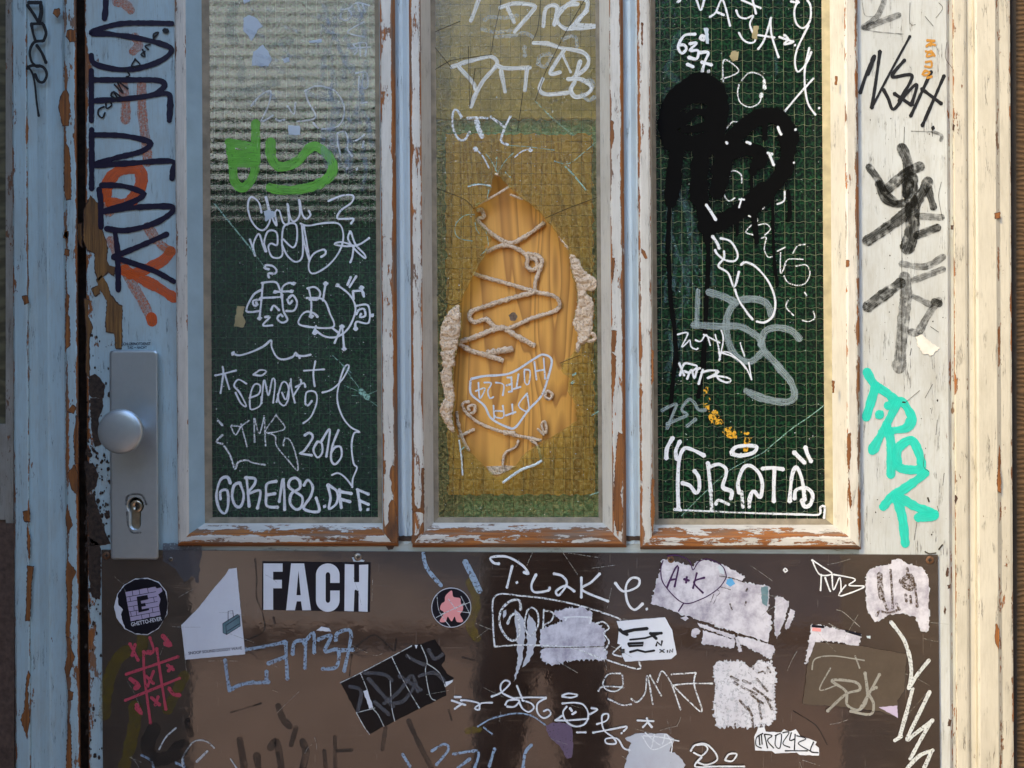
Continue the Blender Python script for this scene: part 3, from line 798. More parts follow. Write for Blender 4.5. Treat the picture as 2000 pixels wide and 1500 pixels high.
multi_flat('keyhole', [round_rect(264.3, 981, 267.7, 997, 1.5), [(263, 986), (269, 984), (269.5, 986.5), (263.5, 988.5)]], -0.00985, M['black'], lp, 0.0001)
flat('lock_recess', [keyhole(264, 988, 17.5, 12, 36)], 0.0, M['black'], lp, th=0.0002)
strokes('grime', M['black_faint'], lp, -0.0124, [('PX', 4, '246,985 249,970 262,965 278,968 286,985'), ('PX', 3, '248,1000 250,1025 258,1040 275,1040')])
flat('lock_sticker', [[(232, 668), (296, 666), (297, 684), (232, 684)]], -0.0004, M['stile'], lock_stile, th=0.0003)
text_loops('SCHLOSSNOTDIENST', 238, 674.5, 294, 674, 5.6, -0.0007, 'print', M['navy'], lock_stile)
text_loops('TAG + NACHT', 249, 681.5, 287, 681, 5.2, -0.0007, 'print', M['navy'], lock_stile)

# ------------------------------------------------------------------ dried foam behind the broken pane
rnd = random.Random(11)
def cord(xf, s, r=4.4, y=None, mat='foam', name='foam_string', bumpy=0.24):
    for st in s.split(';'):
        c = catmull(pts(xf, st), 2.2)
        yy = YB - 0.0035 if y is None else y
        path = [P(a + rnd.uniform(-0.25, 0.25), b + rnd.uniform(-0.25, 0.25), yy - 0.0022 * (0.5 + noise.noise((a * 0.05, b * 0.05, 1)))) for a, b in c]
        V, F, U = [], [], []; ph = rnd.uniform(0, 99)
        tube(path, lambda t: r * S * (1 + 0.25 * noise.noise((ph + t * 9, 0, 0))) * (0.55 if t in (0, 1) else 1), V, F, U, 10, bumpy, rnd, 0.7)
        mk(name, V, F, M[mat], board, uv=U, smooth=True)
cord('C2', '490,345 530,340 540,390 500,410 560,480 640,540 720,580 780,570 880,510 990,430')
cord('C2', '560,650 640,610 720,600 800,630 860,680 860,750 900,780 935,750 920,700 880,690; 850,660 930,670 970,710 950,780 920,870 920,930')
cord('C2', '470,805 600,845 760,890 930,940 1060,970 1100,1030 1060,1080 900,1130 740,1200 690,1200', 4.2)
cord('C2', '690,1200 620,1190 560,1140 480,1160 440,1130 460,1080 600,1030 760,980 920,940', 4.8)
cord('C2', '690,1200 780,1260 920,1335; 700,1200 600,1220 500,1260 350,1310; 330,1300 450,1370 560,1400 690,1445', 5.2)
cord('C2', '560,1385 640,1375 760,1355', 6.5)
cord('C2', '480,305 620,235 740,160; 735,225 830,260', 2.4, YG + 0.004)
cord('C3', '420,375 380,380 370,410 420,475 500,530 600,570 700,600 800,620 920,645', 3.2)
cord('C3', '420,440 410,410 450,400 455,440 420,460; 985,310 960,300 945,340 980,355 995,320 970,305; 330,440 340,530 370,630 415,720; 340,620 455,565', 3.2)
cord('C3', '940,610 890,560; 945,600 920,540 940,510 955,560 950,600; 760,640 740,690 670,730 650,800 660,870; 840,640 890,680 920,780', 2.7)
cord('C3', '650,590 690,590 740,600', 5)
M['foam_white'] = plain('white_foam', (0.62, 0.66, 0.62), 0.6, var=0.3, scale=300)
cord('C3', '925,785 870,815 800,840 730,880 650,940', 2.6, YG - 0.001, 'foam_white')
cord('C3', '345,640 360,750 370,890', 1.6, YG - 0.001, 'foam_white')
def seg_dist(q, poly):
    d = 1e9; n = len(poly)
    for i in range(n):
        (x1, y1), (x2, y2) = poly[i], poly[(i + 1) % n]; vx, vy = x2 - x1, y2 - y1
        t = max(0, min(1, ((q[0] - x1) * vx + (q[1] - y1) * vy) / (vx * vx + vy * vy + 1e-9)))
        d = min(d, math.hypot(q[0] - x1 - t * vx, q[1] - y1 - t * vy))
    return d
def clump(poly, n, r0, r1, seed):
    """lumpy cushion of dried foam squeezed out round the hole"""
    poly = rough(smooth_loop(poly, 5), 1.0, 5, seed); st_ = 1.6
    x0 = min(p[0] for p in poly); x1 = max(p[0] for p in poly); y0 = min(p[1] for p in poly); y1 = max(p[1] for p in poly)
    V, F, U = [], [], []; ix = {}
    nx, ny = int((x1 - x0) / st_) + 1, int((y1 - y0) / st_) + 1
    for j in range(ny):
        for i in range(nx):
            q = (x0 + i * st_, y0 + j * st_)
            wq = (q[0] + 2.5 * noise.noise((q[0] * .2, q[1] * .2, seed)), q[1] + 2.5 * noise.noise((q[0] * .2, q[1] * .2, seed + 9)))
            if not inside(wq, poly): continue
            e = min(1.0, seg_dist(wq, poly) / 4.5)
            dd, _ = noise.voronoi((q[0] * .06, q[1] * .06, seed * 3.3)); d2, _ = noise.voronoi((q[0] * .22, q[1] * .22, seed))
            lump = min(1.0, (dd[1] - dd[0]) * 2.4); lump2 = min(1.0, (d2[1] - d2[0]) * 2.0)
            h = math.sqrt(e) * (0.0040 + 0.0030 * math.sqrt(lump) + 0.0012 * lump2 + 0.0015 * noise.noise((q[0] * .1, q[1] * .1, seed)))
            ix[i, j] = len(V); v = P(q[0], q[1], YG + 0.0035 - h); V.append(v); U.append((v.x, v.z))
    for (i, j), a in ix.items():
        if (i + 1, j) in ix and (i, j + 1) in ix and (i + 1, j + 1) in ix: F.append((a, ix[i, j + 1], ix[i + 1, j + 1], ix[i + 1, j]))
    mk('foam_clump', V, F, M['foam'], board, uv=U, smooth=True)
clump(pts('C2', '1175,660 1240,690 1270,760 1350,830 1360,900 1300,940 1350,1000 1350,1150 1330,1270 1270,1330 1230,1400 1210,1330 1230,1260 1190,1180 1205,1100 1225,1000 1215,880 1180,780'), 190, 3.0, 5.2, 3)
clump(pts('C2', '300,1060 370,1030 380,1180 365,1290 335,1420 330,1490 235,1490 240,1400 215,1300 230,1180 270,1100'), 170, 3.0, 5.2, 4)
clump(pts('C3', '215,20 310,20 300,160 320,360 300,470 320,580 300,600 250,540 205,430 240,330 210,200 230,120'), 160, 2.8, 4.8, 5)
clump(pts('C2', '1080,500 1110,540 1160,600 1175,640 1150,625 1100,560'), 16, 1.3, 2.2, 6)
clump(pts('C2', '615,60 655,70 650,95 620,90'), 10, 1.5, 2.5, 7)
cord('C2', '1310,830 1350,850 1350,905 1300,915 1285,870 1310,835', 4.5, YG + 0.001)
cord('C2', '1290,1250 1340,1245 1360,1280 1310,1300 1280,1280', 3.6, YG + 0.001)
M['knot'] = plain('grey_knot', (0.16, 0.10, 0.06), 0.7, var=0.5, scale=200)
knot = flat('knot', [rough(pts('C2', '725,1110 760,1085 790,1110 780,1145 740,1150'), 1.2, 3, 9)], YB - 0.0003, M['knot'], board)
flat('wood_offcut', [rough(pts('C3', '535,825 690,820 740,826 660,868 620,882 565,880'), 0.6, 6, 3)], YB - 0.002, M['foam'], board, th=0.002)
strokes('pen_tag', M['white'], board, YB - 0.0003, [('C3', 15, '430,215 520,195 700,175 860,80 930,45 990,80 970,190 920,330 830,430 740,550 680,550 570,490 520,400 430,320 425,230'),
    ('C3', 10, '870,95 885,220; 935,70 945,215; 880,160 940,150; 800,150 840,160 830,250 805,240 800,160; 760,180 745,280; 725,285 775,270; 710,200 715,300; 680,205 710,205; 675,260 712,250; 690,305 715,300; 650,330 655,255 600,240; 520,240 570,245 545,300 560,350 585,340; 480,240 490,350 525,280 460,300; 820,320 830,440 760,400 820,315; 715,390 720,460; 670,470 740,445; 650,400 655,480 600,480 590,440 650,440; 585,400 590,490')],
    'upside-down white lettering in a closed outline')

# ------------------------------------------------------------------ flaked paint: bare wood showing
def chips(parent, y, mat, items, seed=1, rim=1.6):
    for i, (xf, s) in enumerate(items):
        lp_ = pts(xf, s)
        cx = sum(a for a, b in lp_) / len(lp_); cy = sum(b for a, b in lp_) / len(lp_)
        big = rough([(cx + (a - cx) * 1.0 + math.copysign(rim * 0.6, a - cx), b + math.copysign(rim, b - cy)) for a, b in lp_], 1.1, 3.5, seed + i)
        V, F, U = flat_data([big], y - 0.00005, 0.0002); o = mk('paint_chip', V, F, M['chip_rim'], parent, uv=U)  # dark rim: shade of the paint's thickness as colour, with crevice dirt
        ins = rough(lp_, 0.9, 3.5, seed + i)
        V, F, U = flat_data([ins], y - 0.00012, 0.0001); mk('bare_wood', V, F, mat, parent, uv=U)
chips(jl, -0.0121, M['chip'], [('A1', '385,520 400,550 410,640 400,735 370,735 350,650 345,620 360,560'), ('A1', '385,830 405,880 415,1050 415,1165 390,1170 375,1100 378,900'),
    ('A1', '395,180 440,175 445,240 410,245 388,210'), ('A1', '320,55 345,50 352,75 335,100 312,75'), ('A1', '380,1350 400,1360 395,1400 372,1390'),
    ('A2', '430,330 445,350 440,395 413,370'), ('A2', '425,455 450,465 445,500 420,490'), ('A2', '435,730 448,760 445,850 430,820'), ('A2', '435,870 450,900 455,1080 430,1105 428,950'),
    ('A3', '470,470 495,490 475,525 440,510'), ('A3', '480,860 505,920 500,1060 462,1000 440,920'), ('A3', '495,540 510,560 508,850 490,850 480,700'),
    ('A3', '150,1170 190,1155 195,1230 160,1225'), ('A3', '180,1240 197,1350 190,1480 178,1380'), ('A3', '440,1120 470,1250 440,1310 430,1200'),
    ('F1', '180,185 220,190 203,300 192,540 167,540 175,350'), ('F1', '440,140 495,230 470,280 462,500 450,650 430,640 440,400 430,250'),
    ('F1', '455,700 485,780 460,850 440,910 420,850'), ('F1', '445,995 475,1010 470,1050 450,1060'), ('F1', '180,870 195,900 178,980 190,1190 175,1310 135,1180 160,1120 170,950'),
    ('F1', '445,1150 460,1250 467,1500 430,1500 440,1300'), ('A2', '145,765 180,760 187,800 160,815')], 20)
chips(lock_stile, -0.0006, M['chip_old'], [('A2', '590,110 640,160 650,200 665,330 700,440 690,520 710,560 750,570 740,630 700,600 640,660 620,600 620,480 570,460 545,400 550,200'),
    ('A2', '630,660 660,620 700,680 720,760 770,820 795,830 790,1100 750,1100 740,1000 690,990 690,900 700,800 650,720'),
    ('A2', '550,780 580,790 570,880 600,970 580,1050 580,1290 560,1250 565,1000'), ('A2', '505,290 530,290 530,440 512,400'), ('A2', '595,720 640,690 650,740 620,760')], 50, 2.2)
M['rot'] = plain('rotten_wood', (0.035, 0.022, 0.014), 0.9, var=0.7, scale=220, bump=0.9)
chips(lock_stile, -0.0006, M['rot'], [('A3', '580,290 620,270 650,300 680,340 672,420 600,415 585,400'), ('A3', '590,430 665,430 670,480 640,560 660,720 620,740 600,640 590,500'),
    ('A3', '600,745 640,780 630,790 600,770'), ('A3', '680,1180 705,1160 712,1195 695,1210'), ('F1', '570,-10 640,40 655,80 650,400 600,380 580,250 575,100'),
    ('A3', '560,860 600,850 640,930 620,1000 570,1050'), ('A3', '570,1060 610,1050 640,1160 680,1290 720,1370 590,1390 575,1250')], 80, 1.5)
def specks(name, n, region, y, mat, parent, r0, r1, seed, elong=1.0, parentkind=True, keep=None):
    rn = random.Random(seed); L = []
    k = 0
    while k < n:
        q = (rn.uniform(region[0], region[2]), rn.uniform(region[1], region[3]))
        k += 1
        if keep and not keep(q, rn): continue
        r = rn.uniform(r0, r1) * (0.5 + rn.random()); a0 = rn.uniform(0, 6)
        L.append([(q[0] + r * math.cos(a0 + j * 1.047) * rn.uniform(0.6, 1.3), q[1] + r * elong * math.sin(a0 + j * 1.047) * rn.uniform(0.6, 1.3)) for j in range(6)])
    o = multi_flat(name, L, y, mat, parent, 0.00006, 0.0000002); o['kind'] = 'stuff'
specks('dirt_spots', 420, (166, 640, 232, 1500), -0.0007, M['rot'], lock_stile, 0.8, 3.0, 5, 1.5, keep=lambda q, r: r.random() < math.exp(-(q[0] - 168) / 22))
specks('dirt_spots', 260, (166, 880, 215, 1080), -0.0008, M['rot'], lock_stile, 1.0, 3.6, 6, 1.3, keep=lambda q, r: r.random() < math.exp(-(q[0] - 168) / 26))
specks('dirt_spots', 60, (1690, 20, 1850, 1060), -0.0004, M['rot'], hinge_stile, 0.4, 1.2, 7, 1.6)
chips(hinge_stile, -0.0004, M['chip_rim'], [('F5', '1000,195 1012,200 1010,250 995,255 992,225'), ('F5', '1000,310 1025,305 1020,330 1005,335'), ('F5', '985,445 995,470 985,500 978,480'), ('F5', '1010,1180 1030,1190 1020,1230 1005,1225')], 33, 0.6)
chips(jr, -0.0122, M['chip'], [('E2', '1210,250 1250,240 1252,285 1215,290'), ('E3', '1240,740 1258,900 1255,985 1235,970 1228,900'), ('F5', '1320,560 1340,600 1335,740 1322,700 1310,640')], 35, 1.0)
chips(jr, -0.0102, M['chip_rim'], [('E2', '890,340 910,340 905,370 888,365'), ('E3', '925,1000 940,1030 925,1070 918,1040'), ('E1', '905,905 918,920 912,950 902,950')], 36, 0.7)
chips(rail, -0.0001, M['chip_rim'], [('G4', '540,1240 690,1235 650,1290 590,1300')], 37, 0.6)
# corner of the beads worn to the wood
BD = [o for o in bpy.data.objects if o.name.startswith('glazing_bead')]
def bead_of(p, s): return BD[p * 4 + 'lrbt'.index(s)]
chips(bead_of(0, 'r'), -0.0102, M['chip'], [('G4', '640,570 680,600 700,820 720,980 740,1110 700,1200 640,1190 545,1070 530,1000 590,900 600,640'), ('G4', '650,60 680,90 682,420 650,500 635,400 640,310 610,260 615,130'), ('G4', '515,0 550,0 540,190 512,190')], 61, 0.7)
chips(bead_of(1, 'l'), -0.0102, M['chip'], [('G4', '935,210 970,220 950,280 965,330 990,400 965,450 975,640 1020,700 1060,690 1080,460 1070,270 1075,110 1110,105 1110,780 1080,760 1050,750 960,745 945,760 932,600'),
    ('G4', '1090,900 1110,960 1110,1020 970,1190 935,1210 932,1080 1000,1090 1040,1060 1060,960')], 64, 0.7)
chips(bead_of(1, 'r'), -0.0102, M['chip'], [('C3', '1455,585 1490,600 1500,700 1480,800 1490,900 1470,1020 1490,1130 1480,1280 1440,1270 1420,1120 1430,900 1440,720'), ('C2', '1480,685 1505,690 1495,800 1490,870 1480,800'), ('C2', '1480,1220 1515,1225 1515,1300 1500,1380 1480,1370'), ('C3', '1410,30 1440,60 1435,200 1415,400 1408,250'), ('C1', '1475,880 1492,890 1495,1020 1480,1090 1468,1000')], 67, 0.7)
chips(bead_of(2, 'l'), -0.0102, M['chip'], [('D3', '155,900 175,920 165,1000 175,1120 160,1300 150,1200 148,1050'), ('D2', '85,620 110,640 130,690 115,695 88,655'), ('D3', '150,0 165,20 165,230 150,260'), ('D1', '85,165 97,168 95,330 85,320')], 72, 0.6)
chips(bead_of(2, 'r'), -0.0102, M['chip'], [('D3', '1520,600 1540,590 1545,700 1535,800 1530,880 1518,780'), ('D3', '1530,900 1550,1090 1535,1120 1525,1000'), ('D3', '1412,225 1428,230 1425,310 1415,310'), ('D2', '1585,705 1610,710 1605,750 1588,755'), ('D1', '1505,560 1520,560 1518,620 1503,620')], 75, 0.6)
# ------------------------------------------------------------------ graffiti
gl, gm, gr = GL
YL = YG - 0.0001
strokes('pen_tag', M['black_ink'], jl, -0.0122, [('A1', 16, '160,30 195,80 225,130; 182,140 250,138; 185,145 195,200 208,240; 255,145 270,195 255,240; 250,240 200,248 175,300 185,360 215,390 235,385; 215,265 245,310 270,368; 160,402 185,385 250,392 274,435 255,480 225,475 205,435'),
    ('A1', 24, '170,15 235,15; 238,15 242,70 230,128'), ('A1', 12, '162,388 190,430 205,500 215,600 227,680')], 'black upright letters on the left jamb')
strokes('spray_tag', M['orange_faint'], lock_stile, -0.0003, [('A1', 50, '680,10 740,30 765,60; 790,215 815,260 780,300'), ('A1', 60, '715,490 735,600 735,700; 640,1240 610,1120'), ('A1', 55, '830,500 832,650 850,800 865,950'),
    ('A2', 62, '720,400 780,520 860,680 930,800 985,915; 960,310 1030,410 1110,470')], 'faded orange spray letters running down the lock stile')
strokes('spray_tag', M['orange'], lock_stile, -0.0003, [('A1', 70, '615,1150 640,1060 700,1000 800,985 830,1050 800,1140 730,1200 650,1190'), ('A2', 70, '1110,470 1060,530 940,590 850,620; 810,590 900,640 1020,700 1130,770'), ('A2', 70, '985,900 990,925')])
strokes('marker_tag', M['navy'], lock_stile, -0.0005, [('A1', 33, '620,0 618,60 612,108; 1005,138 880,135 700,140 535,188 650,200 800,222 940,255 1005,290 960,345 850,390 720,408 600,390 545,365 535,325; 535,415 535,560 535,705; 550,468 760,468 920,470 965,495 940,530 880,560 720,580 560,590; 900,555 985,550 997,600 992,705; 537,760 537,930 537,1105; 545,790 720,795 860,825 880,850 820,890 680,925 545,965; 560,970 780,955 1005,945 1012,1000 1008,1045; 595,1085 720,1090 830,1125 835,1150 760,1190 600,1240; 580,1110 590,1180 590,1250 592,1330; 600,1240 800,1215 960,1208 1010,1215 1000,1250 900,1310 740,1350 625,1340'),
    ('A2', 36, '750,355 765,480 770,720; 1085,358 900,440 740,505; 740,510 860,545 1010,600 1130,665')], 'tall dark violet marker letters turned on their side')
strokes('pen_tag', M['black_ink'], lock_stile, -0.0009, [('A1', 9, '610,625 580,640 575,670 600,690 615,660; 620,600 625,635 655,615 640,590; 660,540 650,560 690,580 665,535 710,570; 670,495 720,545 690,480 750,520; 730,400 760,440 740,450; 790,350 770,390 820,380 790,345; 850,300 825,320 850,330 835,290; 880,260 850,270 870,290; 900,225 930,190 900,200 900,225'), ('A1', 20, '960,178 982,182')])
# left pane
strokes('marker_tag', M['green_ink'], gl, YL, [('B1', 66, '447,905 447,1000 447,1200 420,1310 350,1375 290,1320 280,1200 262,1080'), ('B1', 60, '250,1040 420,1075; 260,1120 440,1130; 275,1195 440,1195; 300,1150 420,1150'), ('B1', 70, '557,1040 562,1150 620,1220 740,1190 860,1075 950,1110 1010,1200 990,1290 880,1360 740,1390 620,1390 555,1375')], 'bright green marker letters on the left pane')
strokes('pen_tag', M['white_thin'], gl, YL, [('B1', 10, '1070,70 1130,60 1190,20 1280,40; 1190,20 1210,80; 1225,20 1250,85; 1075,100 1070,130 1110,150 1150,110 1130,70; 1240,160 1120,235 1245,270; 1120,355 1290,345; 1160,325 1255,315 1250,410; 1210,325 1215,410; 1165,330 1190,370 1170,400; 1180,535 1260,535 1265,640 1230,635 1235,545; 1205,560 1200,660; 1220,755 1265,748')])
strokes('pen_tag', M['white_thin'], gl, YL, [('B1', 11, '415,775 480,700 555,665 550,740 520,820 490,890 575,845; 680,775 728,835 738,750; 810,665 830,740 885,860 750,890; 805,665 900,630 1020,660 1090,760 1090,860 1040,930 930,945; 595,870 620,885 660,875; 870,900 905,940; 1045,980 1050,1060 1070,1135; 1045,975 1100,965 1125,1030 1120,1090 1155,1145; 1165,1035 1200,1020 1245,985; 1230,1080 1240,1035'), ('B1', 18, '1117,1232 1119,1233; 1188,1237 1190,1238')])
strokes('pen_tag', M['white'], gl, YL, [('B2', 13, '490,245 470,170 415,130 390,190 410,290 460,360 510,370 550,310 545,240 520,130; 525,130 560,260 600,340 590,240 620,230 650,320 690,320 680,180; 685,190 700,280 730,310 770,260 765,150; 770,160 790,260 820,290 850,260 835,230; 405,440 430,520 445,565 430,480 470,400 500,480 520,530; 525,530 510,460 540,380 600,390 605,480 560,470 540,500 570,570 640,560 640,430 660,340 740,330 750,440 720,500 650,440; 640,480 680,560 740,605 790,560 790,360; 785,335 800,450 840,590 800,340; 775,325 830,340 960,320 1060,330 1090,420 1060,530 980,630 880,690 840,670 840,600 880,540 950,515 960,545 925,570; 980,160 1080,120 1160,120 1150,170 1070,230 1045,285 1110,290 1165,290 1145,325; 1140,380 1125,440 1180,520 1250,580 1245,550 1180,480 1150,400 1140,380; 1280,430 1200,480 1100,490 1025,475 1080,460 1170,490; 1165,490 1155,570 1140,610')], 'looping white script with a star')
strokes('pen_tag', M['white'], gl, YL, [('B2', 14, '545,660 510,650 520,630 570,635 600,665 590,690 540,690 545,720; 490,760 595,755 630,830 640,860 480,870; 500,760 490,880 475,1020; 490,810 430,850 380,965 480,965; 480,880 430,890 435,925 460,920 450,900; 590,825 710,820; 635,870 645,790 690,760 725,765; 640,850 650,960 680,1030 640,1050 605,1020 630,990 645,1005; 690,870 720,850 750,900 730,960 670,965; 680,880 695,915 715,890; 515,1010 550,1010 500,1070 570,1070; 560,960 580,925 620,960; 825,800 880,790 920,830 900,880 840,880; 835,795 855,900 850,1000; 960,760 940,890; 820,870 940,880 990,980 1010,1085 780,1070 775,1010 820,970 880,985 900,1010; 890,1075 870,1130; 880,1100 950,1150 1040,1155 1120,1100 1170,1000 1175,920 1130,840 1045,775; 1010,1090 1060,1130; 1025,1200 1060,1120 1080,1080 1095,1245; 1145,715 1120,775; 1185,710 1135,790; 1160,820 1230,820 1240,860; 1160,820 1165,880; 1220,790 1235,850; 1175,930 1270,925 1275,1050 1185,1045 1180,1100; 1185,990 1200,960 1240,950 1250,1000 1210,1010 1220,985; 280,1275 330,1290 430,1260 510,1220 560,1180 565,1230 600,1300 650,1320 720,1300 740,1270 770,1310; 745,1290 800,1295 850,1285'),
    ('B2', 26, '475,1015 476,1022; 725,763 726,766; 710,820 711,822; 590,824 591,826; 960,760 961,770; 1045,775 1047,778; 1180,1090 1180,1100; 1095,1240 1095,1246; 880,1125 880,1130; 1300,997 1301,998; 855,1000 856,1008; 1222,790 1224,800; 1080,1075 1080,1085; 280,1275 284,1277')], 'white angular pictograph letters')
strokes('pen_tag', M['white'], gl, YL, [('B3', 12, '150,125 220,110 305,88; 205,60 210,110 190,255; 220,110 255,225; 430,120 480,85 525,95 490,125 435,120; 380,185 320,155 290,200 330,250 380,350 340,330 300,250; 400,290 470,260 480,200 440,190 410,260 405,350 420,375 480,345 490,280; 490,330 510,160 540,270 570,150 590,180 575,325; 600,320 640,180 680,190 690,280 660,345 620,320 610,260; 640,250 670,300 700,180; 705,150 710,220 735,325; 775,155 780,180 720,280; 740,210 800,180 810,210; 885,20 870,110 880,205; 800,90 950,80; 810,320 820,250 870,240 895,270 890,340 850,430 795,475; 810,330 830,345 860,310; 935,250 1000,230 1070,170 1120,90 1130,50 1100,60 1060,180 1045,300 1080,420 1140,500 1210,540 1170,545 1150,640 1165,770 1190,800 1160,880 1155,945; 1005,855 1050,840 1100,870 1150,930')], 'white script with a halo and a long brace')
strokes('pen_tag', M['white_dry'], gl, YL, [('B3', 12, '170,455 205,490; 205,560 160,610 205,625; 215,640 260,710 295,810 320,760 380,745 430,765 515,780'), ('B3', 9, '265,495 300,560 340,500 400,455; 340,480 385,650; 270,490 330,500; 435,440 440,615; 440,440 475,550 510,420; 510,425 520,640; 600,410 580,440 520,540 660,515 600,420; 530,545 590,570 600,640 680,740 755,820 740,700 700,600 660,590 650,640')])
strokes('pen_tag', M['white'], gl, YL, [('B3', 15, '805,565 840,545 865,580 800,680 770,695 860,710; 900,610 870,670 900,725 935,690 930,620 900,610; 930,605 990,520 965,720; 1055,525 1010,640 1000,740 1030,775 1075,720 1070,650 1030,650 1000,690'),
    ('B3', 19, '262,915 240,870 190,890 160,1000 180,1100 220,1135 245,1080 240,970 190,975 190,1030; 330,910 290,930 275,1010 300,1080 340,1080 360,1000 330,910; 380,870 390,970 400,1085; 370,875 440,880 440,920 390,990 480,970 460,1100; 600,900 530,920 525,1000 530,1080 610,1090; 530,1000 590,990; 620,1050 650,885 660,1110; 770,900 740,875 700,890 690,940 750,985 790,1020 780,1090 740,1105 700,1060 710,990 770,950 770,900; 800,930 830,890 865,940 850,1010 800,1100 910,1120 890,1020; 950,1082 955,1085; 975,930 995,1020 985,1100 1040,1060 1045,980 1000,940 975,925; 1060,960 1065,1020 1075,1095; 1060,975 1150,990; 1065,1030 1140,1050; 1195,970 1205,1040 1215,1110; 1190,960 1275,995; 1205,1040 1275,1070; 1268,1105 1271,1108')], 'bold white letters and numbers along the pane bottom')
strokes('smear', M['teal_smear'], gl, YL, [('B1', 75, '290,50 255,180 285,300'), ('B1', 60, '330,430 345,500 340,580; 240,720 320,680 420,655 600,600'), ('B1', 55, '700,300 560,330; 690,1000 800,1040')])
def streaks(n, box_, w0, w1, L0, L1, ang, seed):
    rn = random.Random(seed); d = []
    for _ in range(n):
        x, y = rn.uniform(box_[0], box_[2]), rn.uniform(box_[1], box_[3]); L = rn.uniform(L0, L1); a_ = R(ang + rn.gauss(0, 14))
        d.append(('PX', rn.uniform(w0, w1), '%.1f,%.1f %.1f,%.1f %.1f,%.1f' % (x, y, x + L * .5 * math.cos(a_) + rn.uniform(-2, 2), y + L * .5 * math.sin(a_), x + L * math.cos(a_), y + L * math.sin(a_))))
    return d
M['streak_blue'] = ink('film_and_reflection', (0.36, 0.44, 0.54), 0.30, thr=0.50, soft=0.16, scale=260)  # dirty film and a pale blue reflection, both painted as streaks
M['streak_teal'] = ink('wiped_teal_residue', (0.12, 0.22, 0.24), 0.22, thr=0.50, soft=0.16, scale=260)
strokes('smear', M['streak_blue'], gl, YL, streaks(70, (630, 0, 722, 320), 3, 10, 12, 60, 88, 1) + streaks(26, (480, 10, 640, 200), 3, 9, 10, 40, 20, 2))
strokes('smear', M['streak_teal'], gr, YL, streaks(36, (1298, 330, 1350, 700), 2, 7, 20, 90, 92, 3) + streaks(12, (1345, 420, 1400, 560), 2, 6, 20, 60, 80, 4))
M['residue'] = paper('pale_sticker_remains', (0.48, 0.55, 0.60), dirty=0.4, dirtc=(0.36, 0.42, 0.46))
for j, s in enumerate(['355,130 400,110 450,130 500,190 460,220 440,270 415,300 390,260 360,230', '430,380 500,325 540,380 565,430 540,485 420,480', '640,430 690,420 700,450 660,460', '835,300 930,285 930,310 840,315', '355,0 410,0 360,30', '685,915 770,920 775,990 690,985']):
    tag(flat('sticker_remnant', [rough(pts('B1', s), 1.0, 4, j)], YL - 0.0005, M['residue'], None, centre=True),
        ['larger torn pale scrap near the top of the left pane', 'ribbed pale scrap below the top scrap on the left pane', 'tiny pale scrap right of the ribbed one', 'thin sliver of paper level with the ribbed scrap', 'pale scrap cut by the upper picture edge', 'small square residue above the green letters'][j], 'sticker remnant', 'scraps on the left pane')
tag(flat('sticker_remnant', [rough(pts('B2', '505,235 545,225 575,235 590,270 555,290 520,310'), 1.4, 3, 3)], YL - 0.0006, M['residue'], None, centre=True), 'pale blue blot over the looping white script', 'sticker remnant', 'scraps on the left pane')
tag(flat('tape_piece', [rough(pts('B2', '310,930 370,935 350,1000 375,1050 360,1085 290,1080'), 1.2, 3, 4)], YL - 0.0004, M['tan_tape'], None, centre=True), 'torn tan tape left of the pictograph letters', 'tape', 'scraps on the left pane')
strokes('crack', M['crack_light'], gl, YL + 0.00005, [('B2', 9, '145,180 300,370 430,530'), ('B2', 4, '430,530 510,640; 1010,1290 1150,1420'), ('B3', 3, '1030,0 1090,60 1200,210; 1140,140 1180,180 1240,280; 1100,200 1200,240; 1240,280 1335,235; 1150,270 1240,285 1340,350'), ('B3', 40, '1215,235 1265,285')])
# middle pane
strokes('marker_tag', M['cream'], gm, YL, [('C1', 30, '505,0 480,70 450,150; 665,55 770,25 910,40 900,80 770,230; 715,50 765,160; 980,190 1000,60 1080,50 1060,180; 1060,180 1090,90 1150,40 1230,30; 1160,30 1090,110 1090,170 1170,210 1280,90 1305,30 1290,0 1230,-10 1170,30; 1170,210 1270,205 1365,193; 1365,190 1220,170 1300,80')], 'broad white brushed letters at the top of the middle pane')
strokes('marker_tag', M['cream'], gm, YL, [('C1', 30, '310,490 410,455 510,430; 360,490 460,600 480,650; 525,425 600,415 640,470 540,590 480,700 450,780; 640,480 710,500 880,495; 670,520 700,670; 860,500 845,660; 910,315 1010,320 1110,350 1260,380 1310,430 1290,500 1200,570; 1130,370 1070,460 1030,540 1100,530; 1250,450 1215,560; 1160,580 1250,580 1330,630 1310,680 1220,710 1180,660 1210,600; 975,580 950,650 1000,690 1160,680'), ('C1', 16, '1120,400 1180,530')], 'broad white brushed letters, second line of the middle pane')
strokes('smear', M['white_faint'], gm, YL, [('C1', 26, '530,210 620,235 740,225; 550,150 580,125 700,130 790,115; 630,270 760,260 840,240 900,270; 1120,290 1180,265 1220,280 1225,340; 940,470 960,410 1040,400 990,490 940,460; 1260,690 1310,735 1355,710; 840,340 845,410; 1280,600 1330,590 1345,630')])
strokes('pen_tag', M['white_dry'], gm, YL, [('C1', 16, '380,855 345,805 320,820 315,920 350,1010 400,1025 440,965; 420,865 500,860 570,865; 595,855 695,930; 740,850 700,930 670,1030 720,1060'), ('C1', 34, '490,880 505,940 530,1000'), ('C1', 9, '480,1085 540,1150 580,1230; 770,1150 830,1105 890,1095; 430,1365 510,1350 590,1360'), ('C1', 22, '475,1085 490,1100; 880,1097 892,1098')], 'white three letter pen tag above the hole')
